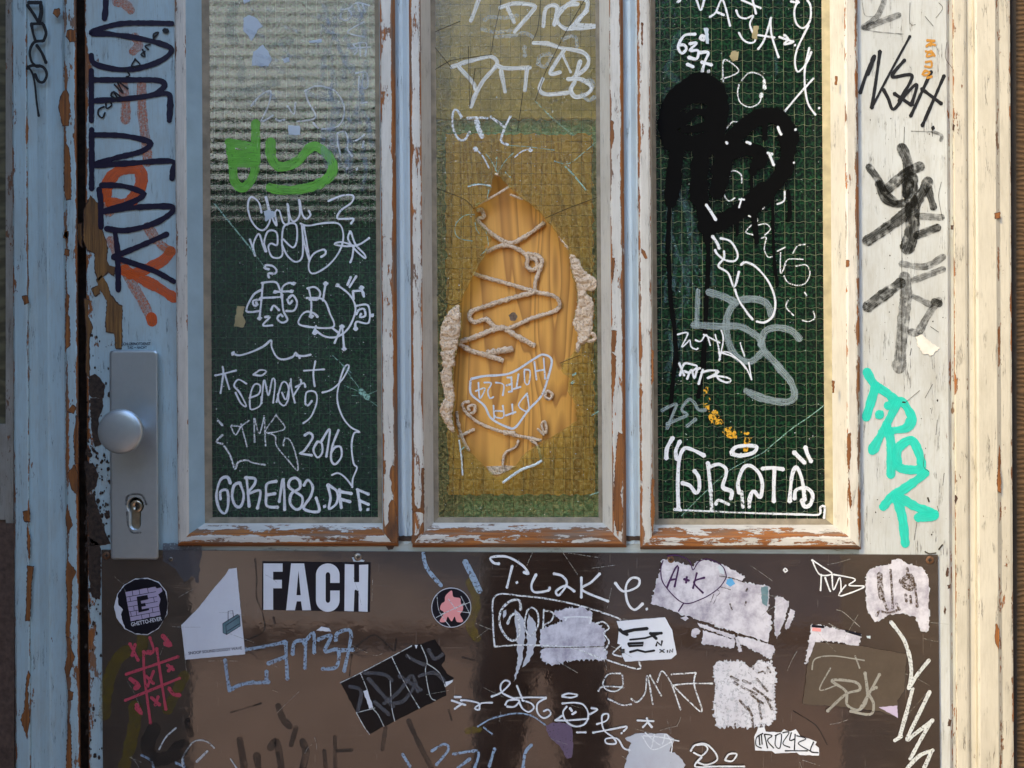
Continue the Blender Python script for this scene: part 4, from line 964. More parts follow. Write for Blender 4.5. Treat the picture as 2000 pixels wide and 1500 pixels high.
strokes('crack', M['crack_dark'], gm, YL, [('C1', 4.5, '600,380 620,240 660,60 670,0; 1280,0 1130,260 1070,380 990,540 920,740; 900,300 940,200 960,0; 180,340 270,450 310,500; 170,520 270,460 340,435 600,400; 170,240 370,155; 430,340 440,780; 830,680 790,960; 480,500 440,780'), ('C2', 4, '470,330 400,260 200,180; 990,400 1150,330 1390,240; 380,1010 300,1030 200,960; 1100,1460 1250,1400')])
strokes('crack', M['crack_light'], gm, YL, [('C1', 5, '920,740 1050,870 1200,990; 720,1065 870,1075 1060,1100; 1390,1020 1260,1130 1160,1200 1060,1180; 640,1260 600,1180 560,1130; 650,1260 700,1180 760,1120; 630,1250 640,1150'), ('C1', 9, '1140,1220 1200,1280 1290,1390'), ('C2', 5, '475,370 400,380 340,440 335,510 375,550 460,565; 480,430 490,480 510,510; 560,500 575,600 520,670; 430,165 500,145 600,170; 580,190 570,250; 700,60 740,100'), ('C3', 6, '1270,470 1335,430; 1260,1025 1330,1000; 380,690 350,720'), ('C3', 12, '1130,245 1150,230; 1140,190 1160,175')])
# right pane
strokes('pen_tag', M['white'], gr, YL, [('D1', 14, '490,0 520,75 545,0; 585,125 630,90 680,0 735,190; 640,90 690,110; 820,0 960,60; 900,0 925,100; 780,75 800,120 850,135 905,115 880,180 920,290 880,315 830,290 800,240; 1035,130 985,290 940,360; 1030,140 1040,260 1090,420; 930,255 1060,275; 1095,270 1150,290 1200,305; 1130,255 1160,285 1130,325 1190,310; 1209,330 1212,332; 1180,10 1240,20 1220,0; 1230,10 1205,80 1220,170 1270,205 1320,150 1325,50 1300,0; 1310,185 1230,350 1210,450 1230,525 1290,470 1330,380; 1315,350 1280,540 1300,740 1360,840; 1345,575 1240,690 1135,815; 1385,790 1388,793; 350,15 370,0')], 'tall white letters with long tails at the top of the right pane')
strokes('pen_tag', M['white'], gr, YL, [('D1', 20, '480,250 400,260 355,340 380,390 415,360 400,330 360,330; 440,320 490,315 440,370 500,370 490,430 430,420; 515,385 575,385 550,450 530,525; 525,455 600,475; 420,470 465,490; 530,260 515,280 540,295 545,265 530,260; 575,520 580,524')], 'white digits stepping down above the black heart')
strokes('pen_tag', M['white_dry'], gr, YL, [('D1', 9, '685,600 690,440 790,500 780,540 670,580; 820,590 870,535 940,540 985,580 990,655; 965,680 950,750 880,785 810,750 790,680 800,620; 820,1340 815,1280 760,1250 700,1290 680,1390 720,1470 770,1450; 710,940 760,890 825,910'), ('D1', 20, '985,590 988,650; 965,685 960,710')])
strokes('smear', M['teal_smear'], gr, YL, [('D1', 40, '370,240 330,300 315,390 280,480 260,510 360,600'), ('D1', 22, '260,720 265,660 330,640; 1070,420 1075,540')])
HEART = [('D1', 128, '300,1040 270,880 330,720 470,610 590,615 655,720 650,900 600,1050'), ('D1', 115, '290,800 400,720 560,700; 300,900 380,870; 300,990 450,1050 620,1000; 620,780 600,960'), ('D1', 60, '420,870 480,820 560,830; 400,950 500,940 600,900'),
    ('D1', 100, '350,1050 330,1250 320,1420'), ('D1', 125, '540,1060 510,1250 500,1450'), ('D1', 125, '710,1060 850,920 960,855 1080,855 1155,950 1158,1120 1120,1260 1020,1390 900,1520'), ('D2', 125, '980,190 850,310 700,410 570,460'),
    ('D1', 105, '640,1240 760,1115 880,1095 955,1130 950,1190'), ('D1', 120, '650,1090 690,1200 640,1400'), ('D2', 110, '500,0 530,250 560,470'), ('D2', 60, '555,400 568,560'), ('D1', 60, '930,1170 900,1260'),
    ('D2', 32, '310,0 300,200 290,350 280,600 290,800 300,1000 325,1200 345,1480'), ('D2', 90, '320,0 310,150 300,280'), ('D2', 33, '568,500 575,700 562,1000 548,1300 543,1500'), ('D3', 30, '320,60 295,300 285,490; 515,0 503,150 480,340'),
    ('D2', 42, '905,300 915,440 930,570'), ('D2', 24, '1045,200 1050,500 1058,700 1080,890'), ('D2', 28, '1160,200 1172,350 1160,415'), ('D2', 22, '890,0 892,220; 790,400 785,520'), ('D1', 45, '990,900 990,1010')]
strokes('overspray', M['black_mist'], gr, YL - 0.0002, [(x_, w_ * 1.28 + 14, d_) for x_, w_, d_ in HEART if w_ > 90])
strokes('spray_heart', M['black_spray'], gr, YL - 0.0003, HEART, 'dripping black spray heart on the right pane')
strokes('pen_tag', M['white'], gr, YL - 0.0008, [('D2', 18, '560,300 600,360 630,410; 605,530 640,580 655,620'), ('D2', 15, '665,545 740,570 790,660 770,710 700,705 640,660 625,630; 690,640 690,690 650,750 720,800 765,900 800,790; 770,920 800,1000 860,1090 900,1140; 815,740 850,720 930,760 1020,870 1065,1000 1050,1110 990,1160 930,1155'),
    ('D2', 11, '800,260 840,262; 820,255 800,320; 1135,200 1130,270 1080,295'), ('D1', 16, '855,1040 885,1052; 1085,930 1095,960 1110,985; 1010,1120 1045,1130; 1025,1135 1055,1210; 1213,948 1216,950'), ('D1', 12, '1200,1190 1205,1193; 705,1040 715,1052')], 'white looping script under the black heart')
strokes('pen_tag', M['white_dry'], gr, YL, [('D2', 8, '960,290 985,320 940,345; 905,520 850,500 890,450; 930,450 1000,440 1030,480 990,520; 965,545 1000,540 985,620 1010,680 1045,680; 1080,640 1140,610; 1105,650 1105,800 1140,740; 1195,655 1230,600 1285,590; 1130,760 1160,700 1270,700; 1215,750 1290,740 1320,800 1290,870 1230,890 1160,870 1130,820; 1280,940 1295,965; 1160,1000 1145,1050 1200,1110; 1345,1080 1355,1130 1310,1155 1265,1145; 870,380 885,388; 930,400 935,420; 810,1310 820,1350 840,1410')])
strokes('pen_tag', M['white'], gr, YL - 0.0009, [('D2', 10, '350,1250 425,1240 380,1340 420,1310 440,1290 450,1340 490,1360 500,1350; 480,1290 520,1300 560,1250 590,1330; 540,1250 660,1310; 670,1220 685,1290 655,1440; 625,1250 650,1340; 650,1385 720,1380 800,1440 850,1500'), ('D3', 9, '620,0 630,80; 630,30 720,60 800,120 850,220; 780,0 800,50; 830,100 850,220'),
    ('D3', 14, '350,190 380,110 440,115 470,130 420,170 380,160; 345,105 380,190; 400,215 430,150 450,210 470,150 490,140; 480,250 510,150; 500,170 560,155 620,165 540,210 600,195 680,205 705,225 680,240 620,215 600,170')], 'small white pen tags over the black drips')
strokes('marker_tag', M['grey_blue'], gr, YL, [('D2', 52, '1040,1110 1000,1020 900,990 790,1010 720,1100 710,1250 770,1400 880,1450 960,1390; 470,1180 650,1190 800,1190 900,1240 960,1290 985,1370 1100,1490; 1240,1280 1180,1220 1070,1200 990,1230 960,1320; 580,940 680,970 760,1010'), ('D2', 36, '500,930 490,1180'), ('D3', 50, '1030,130 1120,230 1150,330 1100,375 990,365 900,340 815,300')], 'big grey blue looping marker letters')
strokes('marker_tag', M['grey_blue'], gr, YL, [('D3', 22, '225,435 270,410 325,390 310,440 260,560; 260,530 330,500 400,465 360,430 410,360 450,380 480,430 530,430; 400,545 460,495')])
multi_flat('paint_flakes', [rough(pts('D3', s), 1.6, 3, j) for j, s in enumerate(['510,290 545,265 550,300 520,340', '545,345 565,350 560,365', '510,380 560,395 555,430 525,425', '550,440 600,430 630,480 660,520 640,530 590,540 555,500', '640,570 710,545 740,580 745,630 700,635 645,590', '760,575 835,590 830,610 780,600', '800,620 850,625 840,670 790,690', '790,690 830,680 825,722 795,720'])], YL - 0.0004, M['yellow'], gr)
strokes('marker_tag', M['white'], gr, YL - 0.0008, [('D3', 25, '300,625 260,700 255,770; 350,650 320,720 330,775; 520,750 440,710 380,700 345,780 335,950 340,1120; 450,855 480,900 485,980 460,1010 420,960 365,940; 545,800 555,900 565,1000; 550,830 620,810 670,840 670,890 650,970 710,1000 705,1050; 765,1010 755,940 790,840 840,820 900,870 925,950 910,1040 870,1000 850,1010 835,1060; 710,730 740,690 830,680 885,690 860,730 770,750 710,735; 925,840 1000,835 1070,845; 1010,840 1005,960 1005,1070; 1115,1070 1130,900 1160,830 1190,880 1210,960 1220,1060; 1150,1050 1160,990 1230,975 1275,1020 1260,1090 1220,1105 1200,1060; 1145,725 1185,765 1220,800; 1225,690 1240,740 1265,790'), ('D3', 15, '1000,1155 1200,1160 1320,1160 1330,1110 1360,1105 1355,1185; 310,1125 360,1130')], 'bold white capitals with quotes and a halo')
strokes('marker_tag', M['white_dry'], gr, YL - 0.0008, [('D3', 20, '565,1000 572,1130; 600,1090 620,1060 690,1090; 780,1000 790,1110; 835,1060 833,1110'), ('D3', 11, '360,1130 500,1135 700,1145 850,1150 1000,1155')])
strokes('crack', M['crack_light'], gr, YL, [('D3', 6, '1355,400 1250,480 1120,570 930,730'), ('D3', 3.5, '930,730 700,850 520,1010 360,1170')])
tag(flat('sticker_remnant', [rough(pts('D1', '730,410 750,375 800,375 790,440 760,450'), 1.2, 3, 8)], YL - 0.0004, M['tan_tape'], None, centre=True), 'small tan scrap below the tall white letters on the right pane', 'sticker remnant')
tag(flat('tape_piece', [rough(pts('D1', '905,190 945,190 930,290 895,280'), 0.8, 3, 9)], YL - 0.0009, M['tan_tape'], None, centre=True), 'narrow tan tape strip among the tall white letters', 'tape')
tag(flat('sticker_remnant', [rough(pts('D1', '540,205 575,205 580,320 560,320 555,270'), 0.8, 3, 9)], YL - 0.0009, M['residue'], None, centre=True), 'pale strip right of the little circle above the digits', 'sticker remnant')
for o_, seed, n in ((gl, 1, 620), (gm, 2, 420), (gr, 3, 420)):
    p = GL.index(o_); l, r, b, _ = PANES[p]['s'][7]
    M['glint'] = M.get('glint') or plain('white_glint_dot', (0.66, 0.72, 0.66), 0.4)
    specks('glint_dots', n, (l + 6, -50, r - 8, b - 4), YL - 0.00012, M['glint'], o_, 0.28, 0.95, seed, 0.75, keep=(lambda q, r: not inside(q, HOLE)) if p == 1 else None)  # small white dots painted on the panes to stand for sparkle
# right stile
strokes('marker_tag', M['black_ink'], hinge_stile, -0.0003, [('E1', 24, '225,680 270,545 330,410; 370,375 345,560 310,790; 550,440 460,560 605,555 510,740; 395,655 430,720 470,800 560,690 640,620 600,770; 475,685 600,770; 745,525 595,850; 675,650 820,760; 840,555 680,920'), ('E1', 34, '325,420 280,540'), ('E1', 18, '310,790 440,540 590,265'), ('E1', 26, '757,937 760,938')], 'slanted black marker capitals on the right stile')
strokes('marker_tag', M['ochre'], hinge_stile, -0.0003, [('E1', 15, '715,295 770,300; 745,300 740,335; 710,340 735,320 775,330; 705,375 765,395 710,415 740,370 770,410; 705,455 745,450 745,490 700,485; 700,520 680,545 710,550 735,530 700,515; 715,570 750,560')], 'small ochre letters above the slanted black capitals')
strokes('smear', M['black_faint'], hinge_stile, -0.0003, [('E1', 44, '400,10 350,120 250,200; 505,110 400,150 260,205'), ('E1', 7, '240,0 260,110 330,120; 250,210 330,230 540,250; 600,960 750,965'), ('E1', 22, '755,965 820,990 815,1030'), ('E2', 90, '550,720 560,850 540,1050 510,1380'), ('E2', 50, '530,620 700,640 830,570; 620,740 830,660; 650,270 820,280'), ('E2', 55, '800,890 720,1000 660,1110; 600,1120 660,1130'), ('E2', 45, '620,860 740,920')])
strokes('spray_tag', M['black_smear'], hinge_stile, -0.0004, [('E1', 78, '530,1085 570,1180 580,1300 570,1420; 420,1390 560,1270 660,1220'), ('E1', 55, '290,1225 360,1320 400,1400 480,1480'), ('E2', 105, '600,0 590,100 610,250 600,400 570,500'), ('E2', 55, '360,30 400,140 480,180 560,170'), ('E2', 82, '280,450 400,370 560,250 660,130 720,20'), ('E2', 60, '720,60 760,200; 640,410 790,355'), ('E2', 80, '280,935 380,860 520,760'), ('E2', 60, '770,900 800,910')], 'smeared black broad brush characters on the right stile')
M['blot'] = plain('cream_paint_blot', (0.64, 0.60, 0.54), 0.6)
flat('paint_blot', [rough(pts('E2', '630,1150 680,1140 740,1190 810,1240 770,1270 760,1290 690,1280 650,1230'), 2.2, 3, 6)], -0.0010, M['blot'], hinge_stile, th=0.0001)
strokes('marker_tag', M['turq'], hinge_stile, -0.0003, [('E3', 66, '275,100 330,190 430,260 490,320; 340,200 300,330 270,430; 365,410 368,413; 430,345 520,310 590,400 600,450 560,510 450,530; 490,340 420,480 315,675; 420,500 450,620 450,850; 500,760 490,700 520,640 600,600 650,680 675,790 640,815 540,810 490,780; 700,840 640,890 540,960 470,1000 395,1085; 480,1010 530,1150 555,1355; 520,1020 640,1090 770,1140; 650,1165 770,1150')], 'turquoise marker letters running down the right stile')
strokes('hairline_crack', M['crack_dark'], hinge_stile, -0.0003, [('E1', 3, '590,20 590,170 630,180; 800,20 830,60 780,130; 700,120 760,190; 550,930 545,1060; 750,900 755,1000; 860,310 850,420 900,500'), ('E2', 3, '740,1080 800,1120; 530,0 530,1300; 600,1240 590,1290; 820,20 800,130 830,300'), ('E3', 3, '790,450 780,560; 700,700 690,790 730,830; 840,840 830,930; 790,1080 800,1120; 640,1200 620,1330; 560,320 620,270 660,235; 700,290 755,190'), ('E3', 8, '720,1020 730,1050; 535,320 555,322; 700,1415 730,1430 780,1425; 800,1400 828,1365')])
# ------------------------------------------------------------------ kick plate: pen tags
strokes('spray_tag', M['yellow_spray'], plate_o, YP, [('F1', 80, '680,1150 700,950 760,800 820,740; 880,1100 870,1250 810,1490'), ('F1', 70, '930,640 920,740; 1090,1120 1200,900')])
strokes('spray_tag', M['yellow_spray'], plate_o, YP, [('F2', 60, '1560,290 1600,420 1560,560 1600,650'), ('F2', 40, '1540,1260 1620,1250')])
strokes('marker_tag', M['pinkred'], plate_o, YP, [('F1', 17, '845,690 900,800; 880,695 860,770; 975,650 1000,740 950,750; 820,890 1000,830 1160,775; 815,1060 1000,985 1170,915; 935,740 940,900 980,1210; 1020,720 1050,930 1080,1120; 1090,830 1130,860; 1120,840 1095,870; 950,900 1000,950; 1000,870 960,970; 985,1040 1040,1090; 1030,1035 1010,1090'), ('F1', 28, '1060,640 1110,700 1075,690; 850,920 905,965 880,980; 890,1090 920,1145 890,1110'), ('F1', 22, '1100,980 1130,1020 1170,1025; 960,745 985,750')], 'red noughts and crosses grid')
strokes('marker_tag', M['ice'], plate_o, YP, [('F1', 20, '1465,795 1475,880 1495,1000; 1500,985 1580,955 1650,940'), ('F2', 22, '100,730 240,705 360,680; 360,680 365,800 370,920; 245,820 360,775; 235,930 235,870; 10,985 80,955 250,940; 405,760 420,680 490,670; 490,670 485,850; 480,690 540,620 545,750; 570,665 655,640 615,740 700,730 690,840 600,855; 685,670 700,620 785,620 740,870; 700,735 800,730'), ('F2', 26, '1255,105 1280,200 1370,310'), ('F2', 40, '1530,160 1570,240 1620,345')], 'pale blue angular letters under the lettered sticker')
strokes('marker_tag', M['ice'], plate_o, YP, [('F2', 16, '1120,1410 1170,1490; 1340,1480 1420,1380 1390,1345 1310,1390; 1450,1410 1610,1395 1590,1500; 1480,1500 1560,1440'), ('F3', 10, '110,1230 200,1180 350,1145 460,1160 550,1220; 150,1235 205,1280; 0,1400 110,1390 90,1500'), ('F3', 18, '220,1375 185,1490; 460,1350 420,1400 405,1500'), ('F1', 14, '920,1415 980,1450 1000,1500; 1140,1465 1200,1490; 1190,1440 1195,1500')])
strokes('pen_tag', M['white_thin'], plate_o, YP, [('F1', 9, '1145,1240 1080,1300 1035,1380; 1190,1490 1190,1430 1260,1330 1340,1325 1395,1370'), ('F1', 12, '1280,1460 1350,1390'), ('F2', 7, '0,1440 40,1500')])
strokes('spray_tag', M['black_faint'], plate_o, YP, [('F2', 44, '310,1100 340,1180 385,1230'), ('F2', 34, '425,1240 395,1350; 1160,1195 1220,1330 1310,1500'), ('F2', 48, '60,1320 90,1500; 260,1370 300,1330 330,1500; 470,1330 490,1400 470,1500; 170,1420 180,1500'), ('F2', 28, '680,1300 682,1500; 610,1390 620,1500; 1010,1240 990,1380'), ('F2', 22, '690,1390 790,1385'), ('F1', 95, '1000,1250 960,1350 1000,1440 1100,1430 1190,1360'), ('F1', 50, '1220,1200 1240,1280')], 'black smeared spray across the bottom of the plate')
strokes('pen_tag', M['black_faint'], plate_o, YP, [('F2', 11, '160,140 170,260 170,390 210,500 215,610 95,670; 820,710 880,660 950,640 1060,740; 790,760 775,900; 280,520 290,560; 1080,660 1070,740; 1510,780 1590,800; 0,1140 200,1080; 1420,1120 1440,1190'), ('F4', 8, '1000,1130 1100,1190 1160,1240 1220,1350')])
flat('pen_blot', [rough(pts('F1', '1060,40 1320,35 1315,85 1290,300 1250,250 1200,300 1140,200 1060,150'), 2, 5, 4)], YP - 0.00006, M['dim_ink'], plate_o, th=0.00004)
W = M['white']
strokes('pen_tag', W, plate_o, YP - 0.0004, [('F3', 15, '250,170 215,165 195,130 300,125 400,180 440,235 410,225; 335,185 300,325; 364,292 367,293; 490,240 460,310 480,355 570,345 578,325; 605,235 660,250 690,300 640,375 620,350 680,315 740,350; 785,260 785,390; 905,235 850,290 790,340 960,415; 1005,295 1060,350 1150,320 1160,270 1110,265 1075,320 1085,420 1130,470 1185,430; 1210,465 1212,466')], 'white pen letters at the top of the plate centre')
strokes('pen_tag', M['white_dry'], plate_o, YP - 0.0004, [('F3', 10, '220,710 210,550 225,380 400,380 600,405 800,450 1000,515 1040,535; 220,710 400,700 700,715 900,780 1150,855 1160,810; 430,480 415,570 450,640 500,580 500,490 460,455 430,480; 540,470 535,600; 540,475 600,490 590,540 540,570; 880,560 930,550 965,590 930,620 965,680 930,740; 1045,700 990,755 1050,775'), ('F3', 15, '390,470 380,410 320,415 260,480 255,570 300,650 350,670 380,620 370,510 330,505 305,560')], 'white boxed letters left of the torn paper')
strokes('pen_tag', M['white_dry'], plate_o, YP - 0.0004, [('F3', 9, '1040,885 960,890 925,950 950,990 1010,1000 1055,960 1050,890; 895,1000 930,970 1060,975; 960,1050 1050,1090 1110,1085; 1110,1050 1150,1070 1200,1010 1215,900 1250,1085; 1230,895 1305,1030; 1280,940 1310,870 1360,930 1400,1030 1430,1120; 1370,890 1450,885 1530,880; 1530,880 1520,960 1570,1130 1490,1070 1380,960; 1390,960 1500,950 1640,950')], 'thin white zigzag letters beside the scraped square')
strokes('pen_tag', W, plate_o, YP - 0.0004, [('F2', 11, '1440,1060 1530,1090; 1460,1115 1510,1080; 1460,1038 1500,1038'), ('F3', 11, '0,1060 40,1060 120,1080 90,1110 120,1120 130,1080 205,1075; 200,1035 260,1010 320,950 290,930 260,960 270,1010 350,1050; 365,965 400,1050; 340,1045 450,1040 555,1042; 290,1090 310,1060 380,1060 350,1100 300,1100; 380,1070 400,1110 440,1135 475,1110 460,1080 400,1060; 555,1045 500,1080 500,1140 540,1175 585,1150 570,1120 540,1130; 660,1030 700,1015 760,1025 720,1042 660,1035; 660,1080 740,1075 800,1090 830,1150 810,1210 750,1230 690,1200 665,1140 690,1100; 710,1110 725,1130; 725,1150 750,1135; 615,1190 660,1160; 620,1190 700,1190 830,1180; 840,1150 890,1120 850,1110; 755,1268 815,1268; 860,1270 970,1250 1080,1230 1060,1260; 885,1215 950,1190 960,1150 920,1160 930,1250 990,1300 1010,1340 950,1340 945,1310 1020,1310 1060,1370 1100,1385; 1045,1272 1048,1274; 1150,1190 1255,1195; 1210,1175 1215,1200 1185,1235; 1215,1200 1245,1235')], 'white looping script with halo, face and star')
strokes('pen_tag', W, plate_o, YP - 0.0009, [('F4', 11, '330,1390 360,1350 430,1345 490,1400 500,1450 430,1480 370,1460; 350,1400 400,1420 440,1380 420,1350 370,1350; 400,1430 360,1490 500,1490 680,1490; 555,1445 580,1410 630,1410 600,1455 555,1450')])
strokes('pen_tag', W, plate_o, YP - 0.0004, [('F4', 9, '1120,145 1170,240 1250,235 1180,185 1120,145; 1180,240 1178,300 1175,345; 1205,260 1230,330 1240,350; 1250,240 1260,340 1300,260 1310,350; 1260,240 1400,270 1360,310 1460,320 1310,380 1300,360 1340,310; 935,210 945,200 960,215 945,225 935,210')], 'white spiky pen letters near the right end of the plate')
strokes('marker_tag', M['white_thin'], plate_o, YP - 0.0004, [('F5', 25, '635,550 720,670 760,800 765,900 750,980; 750,980 800,900 880,800; 775,985 740,1120 690,1300; 660,1320 700,1295; 885,1005 830,1120 740,1310 800,1270 905,1190; 900,1190 830,1310 760,1440; 905,1385 820,1420 740,1500; 900,1390 850,1500')], 'pale zigzag marker stroke down the right end of the plate')
strokes('scratch', M['white_faint'], plate_o, YP, [('F5', 4, '230,560 300,600; 280,470 330,490 430,580'), ('F3', 3, '640,60 760,240 ; 700,100 900,130; 850,200 1000,180; 100,560 200,600; 620,800 760,880; 430,180 470,90')])
flat('residue', [rough(pts('F3', '550,1220 640,1200 720,1220 735,1340 720,1430 690,1440 640,1350 570,1290'), 1.4, 5, 2)], YP - 0.00005, M['plum'], plate_o, th=0.00004)
multi_flat('residue', [rough(pts('F3', s), 1.6, 4, j) for j, s in enumerate(['355,465 410,530 420,650 395,830 345,940 370,800 365,650 350,540', '440,490 490,560 490,690 450,800 400,845 430,760 430,560', '275,475 298,470 295,495 275,540'])], YP - 0.0003, M['paper_grey'], plate_o, 0.0001)

rs = random.Random(77); sc_ = []
for _ in range(110):
    x, y = rs.uniform(210, 1820), rs.uniform(1090, 1495); a = rs.gauss(0.3, 0.8); L = rs.uniform(8, 60)
    sc_.append('%.1f,%.1f %.1f,%.1f %.1f,%.1f' % (x, y, x + L * .5 * math.cos(a) + rs.uniform(-2, 2), y + L * .5 * math.sin(a) + rs.uniform(-2, 2), x + L * math.cos(a), y + L * math.sin(a)))
strokes('scratch', M['white_faint'], plate_o, YP + 0.0001, [('PX', 0.55, ';'.join(sc_[:60]))])
for o_ in bpy.data.objects:
    if o_.name.startswith('scratch') and o_.parent == plate_o: o_['kind'] = 'stuff'
# ------------------------------------------------------------------ stickers (each can be peeled off: a thing of its own)
YS = YP - 0.00085
def sticker(sheet, s, mat, label, amp=0.8, step=5, seed=1, dy=0.0, th=0.0006, cat='sticker', name='sticker', group=None):
    o = flat(name, [rough(pts(sheet, s), amp, step, seed)], YS - dy, M[mat], None, th=th, centre=True)
    if mat in ('paper_worn', 'paper_peel'):
        flat('torn_edge', [rough(pts(sheet, s), amp * 2.4 + 0.8, step * 0.6, seed + 5)], YS - dy + 0.00025, M['paper_grey'], o, th=0.0002)
    return tag(o, label, cat, group)
PR = YS - 0.00012
# round wall-print sticker
st = sticker('F1', '880,268 960,262 1030,288 1082,350 1092,430 1087,500 1032,592 960,634 880,628 810,594 758,522 742,450 763,368 808,308', 'paper', 'round black sticker with a lilac brick block, far left of the plate', 0.4)
flat('print', [rough(pts('F1', '882,271 960,267 1028,292 1079,352 1090,432 1085,499 1031,589 960,631 880,625 814,590 798,545 786,500 800,470 772,440 766,370 810,310'), 0.9, 4, 2)], PR, M['vinyl'], st, th=0.00004)
flat('print', [rough(pts('F1', '815,355 1010,320 1020,330 1050,325 1058,350 1030,370 1045,400 1035,440 1045,505 850,545'), 0.5, 6, 3)], PR - 0.00006, M['lilac'], st, th=0.00004)
strokes('print', M['navy'], st, PR + 0.0001, [('F1', 2.4, '820,388 1015,352; 826,420 1020,384; 832,452 1026,416; 838,484 1032,448; 844,516 1038,480; 860,346 866,380; 905,338 911,372; 960,328 966,362; 845,384 850,416; 885,470 890,505; 870,445 874,475; 990,456 996,488; 1000,390 1005,420; 850,482 855,512; 920,500 926,530; 970,490 976,520')], straight=True)
flat('print', [pts('F1', '890,385 960,373 965,402 916,412 920,430 945,425 950,445 922,450 924,470 968,458 972,472 902,488')], PR - 0.00032, M['vinyl'], st, th=0.00004)
text_loops('GHETTO-FEVER', *pts('F1', '856,578')[0], *pts('F1', '1056,538')[0], 7.5, PR - 0.0003, 'print', M['paper'], st)
# slanted white flyer
st = sticker('F1', '1490,205 1540,197 1595,760 1205,795 1180,570 1290,460 1400,320 1470,240', 'paper', 'white sticker with a slanted torn top, left of the black lettered sticker', 0.3)
text_loops('SNOOP SOUND DOGGY WAVE', *pts('F1', '1228,762')[0], *pts('F1', '1576,727')[0], 5.6, PR, 'print', M['navy'], st)
flat('print', [pts('F1', '1450,560 1545,500 1560,508 1565,575 1475,632 1452,620')], PR, M['teal_paper'], st, th=0.00004)
strokes('print', M['navy'], st, PR, [('F1', 3, '1450,560 1545,500 1560,508 1565,575 1475,632 1452,620 1450,560; 1475,632 1470,572 1560,512; 1480,610 1560,560; 1485,545 1485,480 1515,475 1520,520')], straight=True)
# FACH
st = sticker('F2', '208,155 912,162 907,485 205,470', 'vinyl', 'black rectangular sticker with huge white block capitals', 0.15, 8)
def arc(cx, cy, rx, ry, a0, a1, n=8): return [(cx + rx * math.cos(R(a0 + (a1 - a0) * k / n)), cy + ry * math.sin(R(a0 + (a1 - a0) * k / n))) for k in range(n + 1)]
C_LOOP = [(450 + a / XF['F2'][2], 1050 + b / XF['F2'][2]) for a, b in ([(711, 295), (650, 295)] + arc(635, 245, 15, 20, 0, -180) + arc(635, 405, 15, 20, 180, 0) + [(650, 345), (711, 345)]
          + arc(634, 408, 77, 75, 0, 90) + arc(634, 408, 77, 75, 90, 180) + arc(634, 243, 77, 75, 180, 270) + arc(634, 243, 77, 75, 270, 360))]
A_ = [pts('F2', s) for s in ('395,168 480,168 525,473 468,473 460,415 432,415 420,473 363,473',)]
multi_flat('print', [pts('F2', '215,168 340,168 340,222 278,222 278,275 335,275 335,330 278,330 278,470 215,470'),
    [A_[0], pts('F2', '443,215 430,375 458,375')[::-1]],
    C_LOOP,
    pts('F2', '745,172 805,175 805,290 838,290 838,178 897,175 893,483 835,480 835,345 808,345 803,480 742,478')], PR, M['paper'], st, 0.00004, 0.000004)
strokes('scratch', M['black_ink'], st, PR, [('F2', 12, '816,345 818,380 814,420')])
# round pink print
def circ(sheet, cx, cy, r, n=40): x0, y0, k = XF[sheet]; return [(x0 + (cx + r * math.cos(2 * math.pi * j / n)) / k, y0 + (cy + r * math.sin(2 * math.pi * j / n)) / k) for j in range(n)]
st = flat('sticker', [circ('F2', 1438, 456, 130)], YS, M['paper_grey'], None, th=0.0006, centre=True); tag(st, 'small round dark sticker with a pink swirl', 'sticker')
flat('print', [circ('F2', 1438, 456, 125)], PR, M['vinyl'], st, th=0.00004)
flat('print', [smooth_loop(pts('F2', '1440,345 1452,385 1495,395 1500,425 1515,450 1510,480 1495,500 1515,545 1475,548 1460,515 1440,545 1415,515 1400,548 1362,545 1390,490 1365,465 1375,430 1395,415 1400,380'), 2)], PR - 0.00008, M['pink'], st, th=0.00004)
strokes('scratch', M['white_thin'], st, PR - 0.0001, [('F2', 4, '1345,375 1360,480 1430,580; 1370,500 1560,420; 1500,380 1560,500; 1340,520 1440,470 1520,430; 1420,400 1470,470; 1480,480 1560,490')])
# black tape
st = sticker('F2', '715,945 850,880 1050,775 1180,705 1240,695 1330,665 1400,770 1395,800 1375,830 1410,890 1455,915 1445,935 1400,970 1405,1030 1240,1110 1000,1230 905,1280 870,1230 820,1140', 'tape', 'creased black tape patch with dim scribbles, slanting below the block capitals', 0.8, 6, cat='tape', name='tape_patch')
strokes('crease', M['white_thin'], st, PR + 0.0001, [('F2', 5, '845,880 890,990 920,1100 960,1150 1000,1230; 1050,775 1110,900 1170,1010 1230,1110; 1240,700 1280,800 1270,870 1300,1030 1335,1060; 1040,930 1050,1100 1070,1195; 820,1140 940,1110; 1280,820 1360,880 1400,970; 715,945 850,880 1050,775 1180,705; 820,1140 870,1230 905,1280; 1150,760 1170,790')])
strokes('marker_tag', M['dim_ink'], st, PR + 0.0001, [('F2', 24, '870,880 1000,890 1050,930; 900,920 1060,1100; 1000,1080 1100,1000 1180,900 1220,1000; 1150,770 1200,800 1270,830; 780,970 850,1000 830,1130; 1290,730 1330,790 1380,760; 940,1070 1030,1150; 1060,1080 1130,1060 1200,970; 1230,900 1330,880 1390,930; 1100,900 1240,990')])
for s_ in ('865,1000 890,990 930,1105 905,1115', '1400,940 1450,925 1445,940 1405,970', '1200,700 1220,700 1210,725'): flat('torn_spot', [rough(pts('F2', s_), 0.6, 4, 1)], PR - 0.0003, M['paper'], st, 0.00005)
sticker('F2', '560,605 590,580 640,590 655,612', 'paper', 'tiny white paper crescent above the pale blue letters', 0.5, 4, cat='sticker remnant', name='sticker_remnant')
